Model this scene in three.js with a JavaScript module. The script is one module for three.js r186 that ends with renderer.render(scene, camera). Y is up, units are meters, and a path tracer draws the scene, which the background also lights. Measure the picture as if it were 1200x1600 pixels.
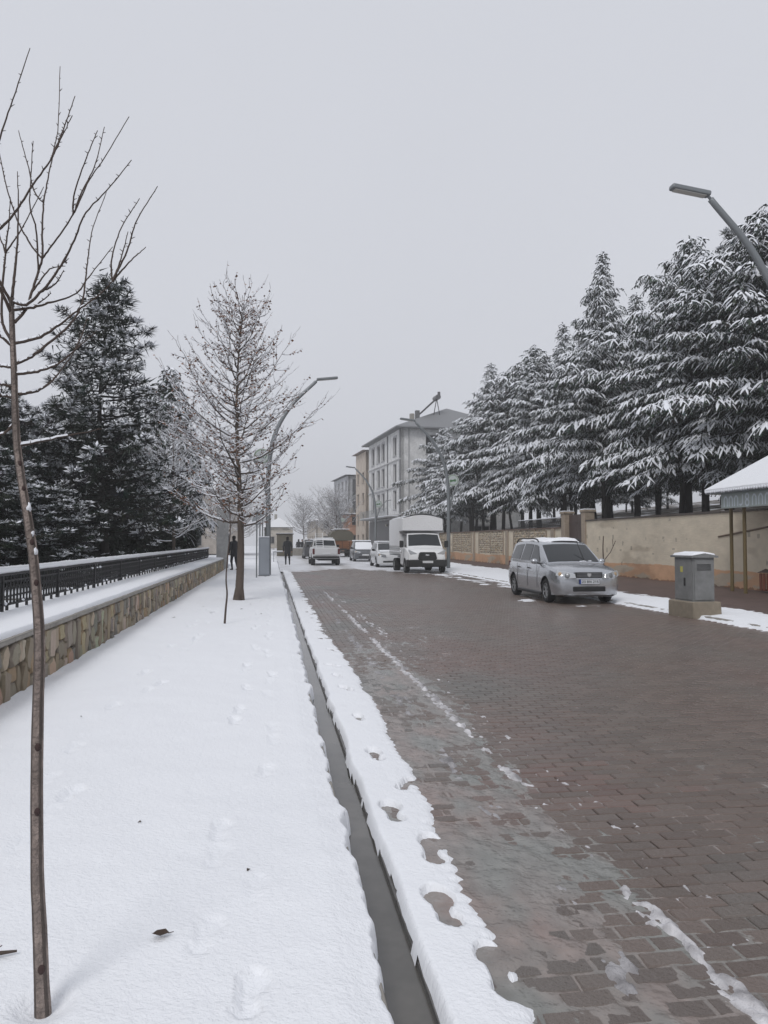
import * as THREE from 'three';
import { mergeGeometries, toCreasedNormals, mergeVertices } from 'three/addons/utils/BufferGeometryUtils.js';
import { RoundedBoxGeometry } from 'three/addons/geometries/RoundedBoxGeometry.js';
import { MarchingCubes } from 'three/addons/objects/MarchingCubes.js';
import { ImprovedNoise } from 'three/addons/math/ImprovedNoise.js';
import { Brush, Evaluator, SUBTRACTION } from 'three-bvh-csg';

// ---------------------------------------------------------------- camera, sky, sun, exposure
const scene = new THREE.Scene();
const camera = new THREE.PerspectiveCamera(67.38, 0.75, 0.05, 2000);
camera.position.set(0, 1.6, 0);
{
  const yaw = 8.2914 * Math.PI / 180, pitch = 2.1476 * Math.PI / 180;
  camera.lookAt(Math.sin(yaw) * Math.cos(pitch), 1.6 + Math.sin(pitch), -Math.cos(yaw) * Math.cos(pitch));
}
const renderer = new THREE.WebGLRenderer();
renderer.toneMapping = THREE.LinearToneMapping;
renderer.toneMappingExposure = 1.1;
renderer.shadowMap.enabled = true;

const perlin = new ImprovedNoise();
const N3 = (x, y, z) => perlin.noise(x + 31.7, y + 11.3, z + 57.1);
function fbm(x, y, o = 4, z = 0) { let s = 0, a = 0.5, f = 1; for (let i = 0; i < o; i++) { s += a * N3(x * f, y * f, z + i * 7.3); a *= 0.5; f *= 2.03; } return s; }
{ // overcast winter sky: one even grey sheet with faint broad cloud tone
  const W = 256, H = 128, d = new Float32Array(W * H * 4);
  for (let j = 0; j < H; j++) for (let i = 0; i < W; i++) {
    const th = (j + 0.5) / H * Math.PI, ph = i / W * Math.PI * 2;
    const x = Math.sin(th) * Math.cos(ph), y = -Math.cos(th), z = Math.sin(th) * Math.sin(ph);
    const c = 1 + 0.05 * fbm(x * 2.2, y * 2.6, 3, z * 2.2), k = (j * W + i) * 4;
    d[k] = 0.600 * c; d[k + 1] = 0.618 * c; d[k + 2] = 0.672 * c; d[k + 3] = 1;
  }
  const t = new THREE.DataTexture(d, W, H, THREE.RGBAFormat, THREE.FloatType);
  t.mapping = THREE.EquirectangularReflectionMapping; t.magFilter = THREE.LinearFilter; t.minFilter = THREE.LinearFilter; t.needsUpdate = true;
  scene.background = t; scene.environment = t;
}
const sun = new THREE.DirectionalLight(new THREE.Color(1.0, 0.975, 0.95), 1.15);
sun.position.set(-25, 60, 20); sun.target.position.set(5, 0, -30);
sun.castShadow = true; sun.shadow.radius = 40; sun.shadow.mapSize.set(2048, 2048);
Object.assign(sun.shadow.camera, { left: -90, right: 90, top: 90, bottom: -90, near: 1, far: 260 });
scene.add(sun, sun.target);
scene.fog = new THREE.FogExp2(new THREE.Color(1, 1, 1), 0.0017);

// ---------------------------------------------------------------- helpers
function rng(seed) { let a = seed >>> 0; return () => { a |= 0; a = a + 0x6D2B79F5 | 0; let t = Math.imul(a ^ a >>> 15, 1 | a); t = t + Math.imul(t ^ t >>> 7, 61 | t) ^ t; return ((t ^ t >>> 14) >>> 0) / 4294967296; }; }
const V = (x, y, z) => new THREE.Vector3(x, y, z);
const clamp = (x, a, b) => Math.max(a, Math.min(b, x));
const smooth = (a, b, x) => { const t = clamp((x - a) / (b - a), 0, 1); return t * t * (3 - 2 * t); };
const lerp = (a, b, t) => a + (b - a) * t;
const taken = {};
function numbered(n) { const k = taken[n] = (taken[n] ?? -1) + 1; return k ? `${n}_${String(k).padStart(3, '0')}` : n; }
function tag(o, label, category, group, kind) {
  if (label) o.userData.label = label; if (category) o.userData.category = category;
  if (group) o.userData.group = group; if (kind) o.userData.kind = kind; return o;
}
function mesh(name, geo, mat, parent) {
  const m = new THREE.Mesh(geo, mat); m.castShadow = m.receiveShadow = true;
  m.name = parent ? name : numbered(name); (parent ?? scene).add(m); return m;
}
function thing(name, label, category, [x, y, z] = [0, 0, 0], turn = 0, group) {
  const o = new THREE.Group(); o.name = numbered(name); scene.add(o); o.position.set(x, y, z); o.rotation.y = turn;
  return tag(o, label, category, group);
}
function copy(src, label, [x, y, z], turn = 0, scale = 1) {
  const c = src.clone(); c.name = numbered(src.name.replace(/_\d{3}$/, '')); c.userData = { ...src.userData };
  if (label) c.userData.label = label; scene.add(c); c.position.set(x, y, z); c.rotation.y = turn;
  if (Array.isArray(scale)) c.scale.set(...scale); else c.scale.setScalar(scale); return c;
}
const structure = (name, geo, mat, label, category) => tag(mesh(name, geo, mat), label, category, undefined, 'structure');

function boxUV(geo) { // uv in metres by the face's main direction
  const p = geo.attributes.position, n = geo.attributes.normal, uv = new Float32Array(p.count * 2);
  for (let i = 0; i < p.count; i++) {
    const ax = Math.abs(n.getX(i)), ay = Math.abs(n.getY(i)), az = Math.abs(n.getZ(i));
    const x = p.getX(i), y = p.getY(i), z = p.getZ(i);
    if (ay >= ax && ay >= az) { uv[2 * i] = x; uv[2 * i + 1] = z; } else if (ax >= az) { uv[2 * i] = z; uv[2 * i + 1] = y; } else { uv[2 * i] = x; uv[2 * i + 1] = y; }
  }
  geo.setAttribute('uv', new THREE.BufferAttribute(uv, 2)); return geo;
}
class MB { // collects geometries of one mesh
  constructor() { this.l = []; }
  add(g, m) {
    if (m) g.applyMatrix4(m); g = g.index ? g.toNonIndexed() : g;
    for (const k of Object.keys(g.attributes)) if (!['position', 'normal'].includes(k)) g.deleteAttribute(k);
    if (!g.attributes.normal) g.computeVertexNormals();
    this.l.push(g); return this;
  }
  box(x, y, z, sx, sy, sz, ry = 0, rx = 0, rz = 0) { return this.add(new THREE.BoxGeometry(sx, sy, sz), new THREE.Matrix4().compose(V(x, y, z), new THREE.Quaternion().setFromEuler(new THREE.Euler(rx, ry, rz, 'YXZ')), V(1, 1, 1))); }
  rbox(x, y, z, sx, sy, sz, r = 0.01, ry = 0, rx = 0, rz = 0) { return this.add(new RoundedBoxGeometry(sx, sy, sz, 1, r), new THREE.Matrix4().compose(V(x, y, z), new THREE.Quaternion().setFromEuler(new THREE.Euler(rx, ry, rz, 'YXZ')), V(1, 1, 1))); }
  cyl(x, y, z, r0, r1, h, seg = 12, rx = 0, rz = 0) { return this.add(new THREE.CylinderGeometry(r1, r0, h, seg), new THREE.Matrix4().compose(V(x, y, z), new THREE.Quaternion().setFromEuler(new THREE.Euler(rx, 0, rz)), V(1, 1, 1))); }
  bar(a, b, r0, r1 = r0, seg = 6) {
    const d = b.clone().sub(a), L = d.length();
    return this.add(new THREE.CylinderGeometry(r1, r0, L, seg), new THREE.Matrix4().compose(a.clone().addScaledVector(d, 0.5), new THREE.Quaternion().setFromUnitVectors(V(0, 1, 0), d.normalize()), V(1, 1, 1)));
  }
  tube(pts, rad, sides = 6) { return this.add(tubeGeo(pts, rad, sides)); }
  sphere(x, y, z, rx, ry, rz, a = 10, b = 8) { return this.add(new THREE.SphereGeometry(1, a, b), new THREE.Matrix4().compose(V(x, y, z), new THREE.Quaternion(), V(rx, ry, rz))); }
  extr(pts, depth, m, bevel = 0) { // outline in xy, depth along z
    const s = new THREE.Shape(pts.map(([x, y]) => new THREE.Vector2(x, y)));
    const g = new THREE.ExtrudeGeometry(s, { depth, bevelEnabled: bevel > 0, bevelSize: bevel, bevelThickness: bevel, bevelSegments: 1, steps: 1 });
    return this.add(g, m);
  }
  geo() { return boxUV(this.l.length > 1 ? mergeGeometries(this.l) : this.l[0]); }
  build(name, mat, parent) { return mesh(name, this.geo(), mat, parent); }
}
function tubeGeo(pts, rad, sides = 6) { // tapered tube with closed tip along points
  const P = [], I = [], n = pts.length; let prev = null;
  for (let i = 0; i < n; i++) {
    const t = pts[Math.min(i + 1, n - 1)].clone().sub(pts[Math.max(i - 1, 0)]).normalize();
    let u = prev ? prev.clone().addScaledVector(t, -prev.dot(t)) : (Math.abs(t.y) > 0.9 ? V(1, 0, 0) : V(0, 1, 0)).cross(t);
    u.normalize(); prev = u; const w = t.clone().cross(u), r = Array.isArray(rad) ? rad[i] : rad;
    for (let k = 0; k < sides; k++) { const a = k / sides * Math.PI * 2, c = Math.cos(a) * r, s = Math.sin(a) * r; P.push(pts[i].x + u.x * c + w.x * s, pts[i].y + u.y * c + w.y * s, pts[i].z + u.z * c + w.z * s); }
  }
  for (let i = 0; i < n - 1; i++) for (let k = 0; k < sides; k++) { const a = i * sides + k, b = i * sides + (k + 1) % sides; I.push(a, b, a + sides, b, b + sides, a + sides); }
  for (let k = 1; k < sides - 1; k++) { const e = (n - 1) * sides; I.push(e, e + k, e + k + 1, 0, k + 1, k); }
  const g = new THREE.BufferGeometry(); g.setAttribute('position', new THREE.Float32BufferAttribute(P, 3)); g.setIndex(I); g.computeVertexNormals(); return g;
}
function curve(pts, n) { return new THREE.CatmullRomCurve3(pts).getPoints(n); }
function loft(sections, closeEnds = true, crease = 0.7) { // sections: arrays of Vector3, same length, closed rings
  const m = sections[0].length, P = [], I = [];
  sections.forEach(s => s.forEach(p => P.push(p.x, p.y, p.z)));
  for (let i = 0; i < sections.length - 1; i++) for (let k = 0; k < m; k++) { const a = i * m + k, b = i * m + (k + 1) % m; I.push(a, a + m, b, b, a + m, b + m); }
  if (closeEnds) for (let k = 1; k < m - 1; k++) { I.push(0, k, k + 1); const e = (sections.length - 1) * m; I.push(e, e + k + 1, e + k); }
  const g = new THREE.BufferGeometry(); g.setAttribute('position', new THREE.Float32BufferAttribute(P, 3)); g.setIndex(I);
  return toCreasedNormals(g, crease);
}
class TB { // raw triangles with vertex colours, for foliage, pavers and stones
  constructor() { this.p = []; this.c = []; this.n = []; }
  tri(a, b, c, col, n) {
    this.p.push(a.x, a.y, a.z, b.x, b.y, b.z, c.x, c.y, c.z);
    if (col) for (let i = 0; i < 3; i++) this.c.push(col[0], col[1], col[2]);
    if (n) for (let i = 0; i < 3; i++) this.n.push(n.x, n.y, n.z);
  }
  quad(a, b, c, d, col, n) { this.tri(a, b, c, col, n); this.tri(a, c, d, col, n); }
  geo(weld) {
    let g = new THREE.BufferGeometry(); g.setAttribute('position', new THREE.Float32BufferAttribute(this.p, 3));
    if (this.c.length) g.setAttribute('color', new THREE.Float32BufferAttribute(this.c, 3));
    if (this.n.length) g.setAttribute('normal', new THREE.Float32BufferAttribute(this.n, 3));
    else { if (weld) g = mergeVertices(g, weld); g.computeVertexNormals(); }
    return boxUV(g);
  }
}
function zsteps(z0, z1, k, lo, hi) { const a = []; let z = z0; while (z < z1) { a.push(z); z += clamp(z * k, lo, hi); } a.push(z1); return a; } // distances along the street
function field(xs, zs, h, floor, colour) { // height field over x and street distance; cells lying wholly under floor(x,z) are left out
  const nx = xs.length, P = [], C = [], I = [], keep = [];
  for (const d of zs) for (const x of xs) { const y = h(x, d); P.push(x, y, -d); keep.push(!floor || y > floor(x, d) - 0.012); if (colour) C.push(...colour(x, d, y)); }
  for (let j = 0; j < zs.length - 1; j++) for (let i = 0; i < nx - 1; i++) {
    const a = j * nx + i, b = a + 1, c = a + nx, e = c + 1;
    if (keep[a] || keep[b] || keep[c] || keep[e]) I.push(a, b, c, b, e, c);
  }
  const g = new THREE.BufferGeometry(); g.setAttribute('position', new THREE.Float32BufferAttribute(P, 3));
  if (colour) g.setAttribute('color', new THREE.Float32BufferAttribute(C, 3));
  g.setIndex(I); g.computeVertexNormals();
  const uv = new Float32Array(P.length / 3 * 2); for (let i = 0; i < P.length / 3; i++) { uv[2 * i] = P[3 * i]; uv[2 * i + 1] = P[3 * i + 2]; }
  g.setAttribute('uv', new THREE.BufferAttribute(uv, 2)); return g;
}
const range = (a, b, n) => Array.from({ length: n + 1 }, (_, i) => a + (b - a) * i / n);

// ---------------------------------------------------------------- textures (tileable noise) and materials
function tileNoise(seed, P) { // periodic value noise on a P x P lattice
  const r = rng(seed), L = Array.from({ length: P * P }, r);
  return (u, v) => { u *= P; v *= P; const i = Math.floor(u), j = Math.floor(v), f = u - i, g = v - j, a = f * f * (3 - 2 * f), b = g * g * (3 - 2 * g);
    const q = (x, y) => L[((y % P + P) % P) * P + (x % P + P) % P]; return lerp(lerp(q(i, j), q(i + 1, j), a), lerp(q(i, j + 1), q(i + 1, j + 1), a), b); };
}
function tex(size, fn, repeat, srgb = false) { // fn(u,v) -> [r,g,b] 0..1
  const d = new Uint8Array(size * size * 4);
  for (let j = 0; j < size; j++) for (let i = 0; i < size; i++) { const c = fn(i / size, j / size), k = (j * size + i) * 4; for (let m = 0; m < 3; m++) d[k + m] = clamp(Math.round(c[m] * 255), 0, 255); d[k + 3] = 255; }
  const t = new THREE.DataTexture(d, size, size); t.wrapS = t.wrapT = THREE.RepeatWrapping; t.magFilter = THREE.LinearFilter; t.minFilter = THREE.LinearMipmapLinearFilter; t.generateMipmaps = true;
  if (srgb) t.colorSpace = THREE.SRGBColorSpace; t.repeat.set(repeat, repeat); t.needsUpdate = true; return t;
}
function octaves(seed, ps, ws) { const ns = ps.map((p, i) => tileNoise(seed + i * 13, p)); return (u, v) => ns.reduce((s, n, i) => s + ws[i] * n(u, v), 0); }
const grey = f => (u, v) => { const k = f(u, v); return [k, k, k]; };
const nFine = octaves(5, [16, 32, 64, 128], [0.4, 0.3, 0.2, 0.1]);
const tGrain = tex(512, grey(nFine), 1);
const tGrain4 = tGrain.clone(); tGrain4.repeat.set(4, 4); tGrain4.needsUpdate = true;
const nMott = octaves(77, [3, 7, 15], [0.5, 0.3, 0.2]);
const tMottle = tex(512, (u, v) => { const k = 0.93 + 0.18 * (nFine(u, v) - 0.5) + 0.2 * (nMott(u, v) - 0.5); return [k, k, k]; }, 0.5, true);
const rgb = (r, g, b) => new THREE.Color().setRGB(r, g, b);
function mat(c, rough = 0.8, o = {}) { return new THREE.MeshStandardMaterial({ color: Array.isArray(c) ? rgb(...c) : c, roughness: rough, ...o }); }
const M = {
  snow: mat([0.83, 0.845, 0.875], 0.85, { bumpMap: tGrain4, bumpScale: 0.006 }),
  snowSmooth: mat([0.83, 0.845, 0.875], 0.85),
  snowTree: mat([0.78, 0.80, 0.845], 0.9),
  slushSnow: mat([1, 1, 1], 0.6, { vertexColors: true, bumpMap: tGrain4, bumpScale: 0.008 }),
  slush: mat([1, 1, 1], 0.26, { vertexColors: true, bumpMap: tGrain, bumpScale: 0.012 }),
  paver: mat([1, 1, 1], 0.30, { vertexColors: true, bumpMap: tGrain4, bumpScale: 0.004 }),
  vcol: mat([1, 1, 1], 0.9, { vertexColors: true }),
  stone: mat([1, 1, 1], 0.85, { vertexColors: true, bumpMap: tGrain4, bumpScale: 0.01 }),
  foliage: mat([1, 1, 1], 0.8, { vertexColors: true }),
  bed: mat([0.035, 0.03, 0.028], 0.7, { bumpMap: tGrain4, bumpScale: 0.006 }),
  wetConcrete: mat([0.11, 0.105, 0.1], 0.4, { bumpMap: tGrain, bumpScale: 0.01 }),
  concrete: mat([0.33, 0.31, 0.28], 0.85, { map: tMottle, bumpMap: tGrain4, bumpScale: 0.004 }),
  silt: mat([0.10, 0.095, 0.088], 0.3, { map: tMottle, bumpMap: tGrain, bumpScale: 0.006 }),
  water: mat([0.125, 0.118, 0.108], 0.12, { map: tMottle }),
  iron: mat([0.012, 0.012, 0.014], 0.5),
  bark: mat([0.10, 0.078, 0.064], 0.9, { bumpMap: tGrain4, bumpScale: 0.01 }),
  barkDark: mat([0.028, 0.024, 0.022], 0.95),
  twig: mat([0.075, 0.055, 0.046], 0.85),
  galv: mat([0.20, 0.215, 0.225], 0.45, { metalness: 0.3 }),
  white: mat([0.72, 0.73, 0.74], 0.35),
  black: mat([0.015, 0.015, 0.016], 0.55),
  rubber: mat([0.014, 0.014, 0.015], 0.85),
  glass: new THREE.MeshPhysicalMaterial({ color: rgb(0.018, 0.021, 0.024), roughness: 0.07 }),
};

// ---------------------------------------------------------------- ground, street, gutter, snow
{
  const g = new THREE.PlaneGeometry(560, 560, 1, 1); g.rotateX(-Math.PI / 2); g.translate(0, -0.2, 0);
  structure('ground', g, M.snowSmooth, 'flat snow-covered ground reaching to the horizon', 'ground');
}
const PW = 0.20, PD = 0.104, ROAD0 = 0.605, ROAD1 = 8.72;
function paverTone(x, d, r) { // wet clay-brown pavers, with redder and greyer ones in patches
  const a = fbm(x * 0.55, d * 0.28, 3) * 2.2, b = fbm(x * 0.9 + 40, d * 0.5, 3) * 2.2, near = 1 - smooth(2.0, 3.4, x);
  let c = [0.138, 0.106, 0.090];
  const red = clamp(0.4 + a, 0, 1) * (0.25 + 0.5 * near), gr = clamp(b + 0.25, 0, 1) * (0.3 + 0.6 * near);
  c = c.map((v, i) => lerp(v, [0.158, 0.097, 0.084][i], red)); c = c.map((v, i) => lerp(v, [0.128, 0.125, 0.115][i], gr));
  const k = (0.86 + 0.28 * r); return c.map(v => v * k);
}
{
  const bed = new MB().box((ROAD0 + ROAD1) / 2, -0.062, -20, ROAD1 - ROAD0, 0.1, 52);
  const road = structure('road', bed.geo(), M.bed, 'wet brown block-paved street', 'road');
  // pavers laid in running bond across the street
  const hw = PW / 2 - 0.0045, hd = PD / 2 - 0.0045, b = 0.007, T = new TB(), r = rng(11), near = [];
  const pav = (T, x, y, z, col, tx, tz) => {
    const P = (dx, dz, dy) => V(x + dx, y + dy + dx * tx + dz * tz, z + dz), a = hw - b, c = hd - b;
    const t = [P(-a, -c, 0), P(a, -c, 0), P(a, c, 0), P(-a, c, 0)], l = [P(-hw, -hd, -b), P(hw, -hd, -b), P(hw, hd, -b), P(-hw, hd, -b)], k = [P(-hw, -hd, -0.03), P(hw, -hd, -0.03), P(hw, hd, -0.03), P(-hw, hd, -0.03)];
    T.quad(t[0], t[3], t[2], t[1], col);
    for (let i = 0; i < 4; i++) { const j = (i + 1) % 4; T.quad(t[i], t[j], l[j], l[i], col); T.quad(l[i], l[j], k[j], k[i], col); }
  };
  const all = []; let row = 0;
  for (let d = -3; d < 45.9; d += PD, row++) for (let x = ROAD0 + PW / 2 - (row % 2 ? PW / 2 : 0); x < ROAD1 - 0.02; x += PW) {
    if (x < ROAD0 + 0.02) continue;
    const inView = d > 1.6 && (x * 0.9896 - d * 0.1442) / (d * 0.9896 + x * 0.1442) < 0.52 && x > 0.9;
    all.push({ x, d, y: (r() - 0.5) * 0.004 + 0.004 * fbm(x * 0.8, d * 0.8, 2), r: r(), tx: (r() - 0.5) * 0.03, tz: (r() - 0.5) * 0.03, s: inView ? Math.hypot(x, d) : 1e9 });
  }
  const single = new Set([...all].sort((p, q) => p.s - q.s).slice(0, 300));
  for (const p of all) if (!single.has(p)) pav(T, p.x, p.y, -p.d, paverTone(p.x, p.d, p.r), p.tx, p.tz);
  const rest = mesh('paver_field', T.geo(), M.paver, road); tag(rest, null, null, null, 'stuff');
  const variants = {};
  for (const p of single) {
    const c = paverTone(p.x, p.d, p.r), key = c.map(v => Math.round(v * 110)).join();
    if (!variants[key]) { const t = new TB(); pav(t, 0, 0, 0, c, 0, 0); variants[key] = t.geo(); }
    const m = mesh('paver', variants[key], M.paver, road); m.position.set(p.x, p.y, -p.d); m.rotation.set(p.tz, 0, -p.tx * -1);
  }
  // where the street goes on and the blocks can no longer be told apart
  const far = new MB().box((ROAD0 + ROAD1) / 2, -0.056, -146, ROAD1 - ROAD0, 0.1, 200);
  structure('far_road', far.geo(), mat([0.118, 0.10, 0.09], 0.4, { map: tMottle, bumpMap: tGrain4, bumpScale: 0.006 }), 'far stretch of the wet street', 'road');
}
{ // gutter channel of concrete with shallow meltwater
  structure('gutter', new MB().box(0.46, -0.125, -27, 0.30, 0.1, 66).geo(), M.silt, 'shallow concrete gutter channel beside the sidewalk', 'gutter');
  const k = new MB(); for (let z = 5; z > -60; z -= 1.0) k.rbox(0.33, -0.02, z - 0.5, 0.12, 0.16, 0.992, 0.012);
  structure('kerb', k.geo(), M.concrete, 'concrete kerb between sidewalk and gutter', 'kerb');
  const e = new MB(); for (let z = 5; z > -60; z -= 0.5) e.rbox(0.583, -0.085, z - 0.25, 0.036, 0.11, 0.494, 0.006);
  structure('gutter_edging', e.geo(), M.wetConcrete, 'narrow concrete edging of the gutter', 'kerb');
  const w = field(range(0.385, 0.57, 8), zsteps(1, 60, 0.01, 0.03, 0.6), (x, d) => -0.058 + 0.0012 * fbm(x * 9, d * 5, 2) + 0.004 * fbm(2, d * 0.35, 2));
  structure('gutter_water', w, M.water, 'thin still meltwater in the gutter', 'water');
  structure('sidewalk', new MB().box(-1.12, 0.0, -27, 2.78, 0.1, 66).geo(), M.concrete, 'concrete sidewalk under the snow', 'sidewalk');
}
// snow on the sidewalk: soft cover with old half-filled footprints, broken lumpy edge over the gutter
function solePrint(x, d, px, pd, a, s = 1) { // 0..1 depth of a shoe print; heel and sole joined by a waist
  const c = Math.cos(a), n = Math.sin(a), u = ((x - px) * c + (d - pd) * n) / s, v = (-(x - px) * n + (d - pd) * c) / s;
  const e = 0.014 * fbm(x * 22, d * 22, 2);
  const sole = Math.hypot((u - 0.008) / 0.050, (v - 0.07) / 0.080), heel = Math.hypot(u / 0.040, (v + 0.09) / 0.050), waist = Math.max(Math.abs(u + 0.004) / 0.026, Math.abs(v + 0.02) / 0.06);
  return 1 - smooth(0.88, 1.12, Math.min(sole, heel, waist) + e * 6);
}
const oldPrints = [];
{ const r = rng(301); for (let d = 1.9; d < 38; d += 0.33 + r() * 0.06) for (const lane of [-0.15, -1.3]) if (r() > 0.25) oldPrints.push([lane + 0.12 * (r() > 0.5 ? 1 : -1) + 0.14 * fbm(d * 0.3, lane, 2) + (r() - 0.5) * 0.1, d + r() * 0.1, (r() - 0.5) * 0.3, 0.25 + 0.6 * r()]); }
{
  const edge = d => 0.418 + 0.04 * fbm(1.3, d * 0.7, 2) + 0.075 * fbm(5.1, d * 4.2, 3) + 0.11 * Math.max(0, fbm(9.4, d * 2.6, 2)) + 0.08 * smooth(8, 12, d) * Math.max(0, fbm(2.4, d * 1.6, 2) * 2.2);
  const h = (x, d) => {
    let y = 0.098 + 0.028 * fbm(x * 0.7, d * 0.5, 2) + 0.018 * fbm(x * 2.6, d * 2.2, 3) + 0.0035 * fbm(x * 14, d * 11, 2);
    for (const [px, pd, a, s] of oldPrints) if (Math.abs(pd - d) < 0.22 && Math.abs(px - x) < 0.12) y -= 0.030 * s * solePrint(x, d, px, pd, a) ;
    const e = edge(d), t = smooth(e - 0.045 - 0.02 * fbm(x * 8, d * 8, 2), e, x); y -= 0.02 * smooth(e - 0.2, e - 0.02, x) + t * t * 0.23;
    y -= 0.035 * (1 - smooth(-2.46, -2.2 + 0.2 * fbm(3, d * 1.1, 2), x)) * (0.6 + 0.8 * fbm(8, d * 1.7, 2)); // hollow melted along the stone wall
    const q = Math.hypot(x + 0.73, d - 2.69); y -= 0.03 * (1 - smooth(0.03, 0.12, q)); return y;
  };
  const xs = [...range(-2.5, -1.2, 52), ...range(-1.18, 0.1, 72), ...range(0.11, 0.48, 44)];
  structure('sidewalk_snow', field(xs, zsteps(1.5, 60, 0.006, 0.012, 0.5), h, (x, d) => -0.1), M.snow, 'fresh trodden snow covering the sidewalk', 'snow');
}
// snow strip between gutter and street, trodden through to the paving
const prints = [[0.77, 6.86, 0.1, 0.85], [0.76, 5.66, 0.1, 1.1], [0.87, 4.97, -0.5, 0.95], [0.70, 4.47, 0.1, 1.2], [0.82, 3.92, -0.1, 1.35], [0.735, 3.30, 0.1, 1.3], [0.835, 2.80, 0.0, 1.35], [0.79, 8.2, 0.4, 1], [0.76, 9.0, 0.3, 0.8], [0.77, 9.75, 0.7, 1], [0.8, 2.2, 0.1, 1], [0.88, 11.2, 0.4, 1], [0.8, 12.6, 0.2, 0.9], [0.9, 13.6, 0.2, 1]];
{
  const edgeL = d => 0.560 + 0.045 * fbm(3.3, d * 1.3, 2) + 0.014 * fbm(1.2, d * 4, 2) - 0.04 * Math.max(0, fbm(7.7, d * 1.7, 2));
  const edgeR = d => lerp(0.905, 1.03, smooth(2.3, 7.5, d)) + 0.05 * smooth(9, 20, d) + 0.10 * fbm(6.6, d * 1.5, 4) + 0.05 * fbm(2.2, d * 9, 3);
  const h = (x, d) => {
    const row = ((d + 3) / PD + 0.5) % 1, joint = Math.exp(-(((row - 0.5) / 0.16) ** 2)) ; // joints melt first near the rim
    const thin = smooth(8.5, 14, d), a = edgeL(d), b = edgeR(d);
    let y = (0.036 - 0.022 * thin) + 0.012 * fbm(x * 3, d * 2.6, 3) + 0.004 * fbm(x * 13, d * 12, 2);
    y -= (1 - smooth(a - 0.012, a + 0.05, x)) ** 2 * 0.15;
    y -= 0.014 * smooth(b - 0.2, b, x) + 0.06 * smooth(b - 0.07 - 0.05 * thin, b + 0.05, x) * (1 + 0.9 * fbm(x * 16, d * 16, 3));
    y -= joint * (0.016 * smooth(b - 0.14, b, x) + 0.026 * thin * smooth(a + 0.02, b - 0.05, x) * (0.6 + 1.2 * fbm(x * 5, d * 3, 2)));
    y -= thin * 0.02 * Math.max(0, fbm(x * 6, d * 3.4, 3) * 2 + smooth(a, b + 0.1, x) - 0.35);
    for (const [px, pd, q, s] of prints) if (Math.abs(pd - d) < 0.3) { const m = solePrint(x, d, px, pd, q, s); y = lerp(y, -0.012 + 0.03 * fbm(x * 17, d * 17, 3), m); }
    return y;
  };
  structure('snow_strip', field(range(0.54, 1.3, 76), zsteps(1.4, 46, 0.0045, 0.011, 0.14), h, () => -0.0), M.snow, 'strip of snow with shoe prints between gutter and street', 'snow');
}
{ // brown slush pressed by tyres, higher than the blocks only in patches
  const h = (x, d) => {
    const e = smooth(0.5, 0.62, x) * (1 - smooth(1.55, 1.95, x)), e2 = smooth(1.5, 2.0, x) * (1 - smooth(2.6, 3.5, x));
    return -0.0105 + 0.012 * e * (1 - smooth(9, 16, d)) + 0.004 * e2 * smooth(5, 12, d) * (1 - smooth(14, 24, d)) + 0.014 * fbm(x * 1.6, d * 0.8, 3) + 0.015 * fbm(x * 9, d * 4.5, 4);
  };
  const col = (x, d) => { const a = clamp(0.5 + fbm(x * 1.8 + 9, d * 0.9, 3) * 2.4, 0, 1), b = clamp(0.35 + fbm(x * 3 + 3, d * 1.4 + 8, 3) * 2.6, 0, 1), k = 0.9 + 0.5 * fbm(x * 14, d * 9, 2);
    const c = [0.245, 0.228, 0.212].map((v, i) => lerp(v, [0.265, 0.208, 0.186][i], a)); return c.map((v, i) => lerp(v, [0.228, 0.228, 0.212][i], b) * k); };
  structure('street_slush', field(range(0.6, 3.6, 160), zsteps(1.6, 26, 0.005, 0.014, 0.12), h, () => 0.0, col), M.slush, 'dirty grey-brown slush film on the paving', 'slush');
  // ridges of half-melted snow left between the wheel tracks
  const h2 = (x, d) => {
    const c = 1.625 + 0.03 * fbm(1, d * 1.3, 2), c2 = 1.30 + 0.05 * fbm(4, d * 1.1, 2), c3 = 1.9 + 0.12 * fbm(7, d * 0.4, 2);
    const on = smooth(-0.22, 0.02, fbm(3.7, d * 1.15 + 0.9, 2)), on2 = smooth(-0.12, 0.12, fbm(8.1, d * 1.3, 2)), on3 = smooth(9, 11, d) * smooth(0.0, 0.2, fbm(5.5, d * 0.5, 2));
    const p = (q, w) => Math.exp(-(((x - q) / w) ** 2));
    return -0.02 + p(c, 0.055) * 0.031 * on + p(c2, 0.08) * 0.022 * on2 + p(c3, 0.1) * 0.018 * on3 + 0.066 * fbm(x * 15, d * 8, 3) * (p(c, 0.09) + p(c2, 0.16) + p(c3, 0.2));
  };
  const col2 = (x, d) => { const k = clamp(0.62 + 1.1 * fbm(x * 12, d * 8, 3), 0.3, 1), f = x < 1.45 ? 0.55 : 1; return [0.74 * k * f + 0.04, 0.74 * k * f + 0.03, 0.76 * k * f + 0.03]; };
  structure('slush_ridges', field(range(1.1, 2.25, 130), zsteps(1.6, 24, 0.004, 0.01, 0.1), h2, () => 0.004, col2), M.slushSnow, 'broken ridges of half-melted snow between wheel tracks', 'slush');
}
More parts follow.
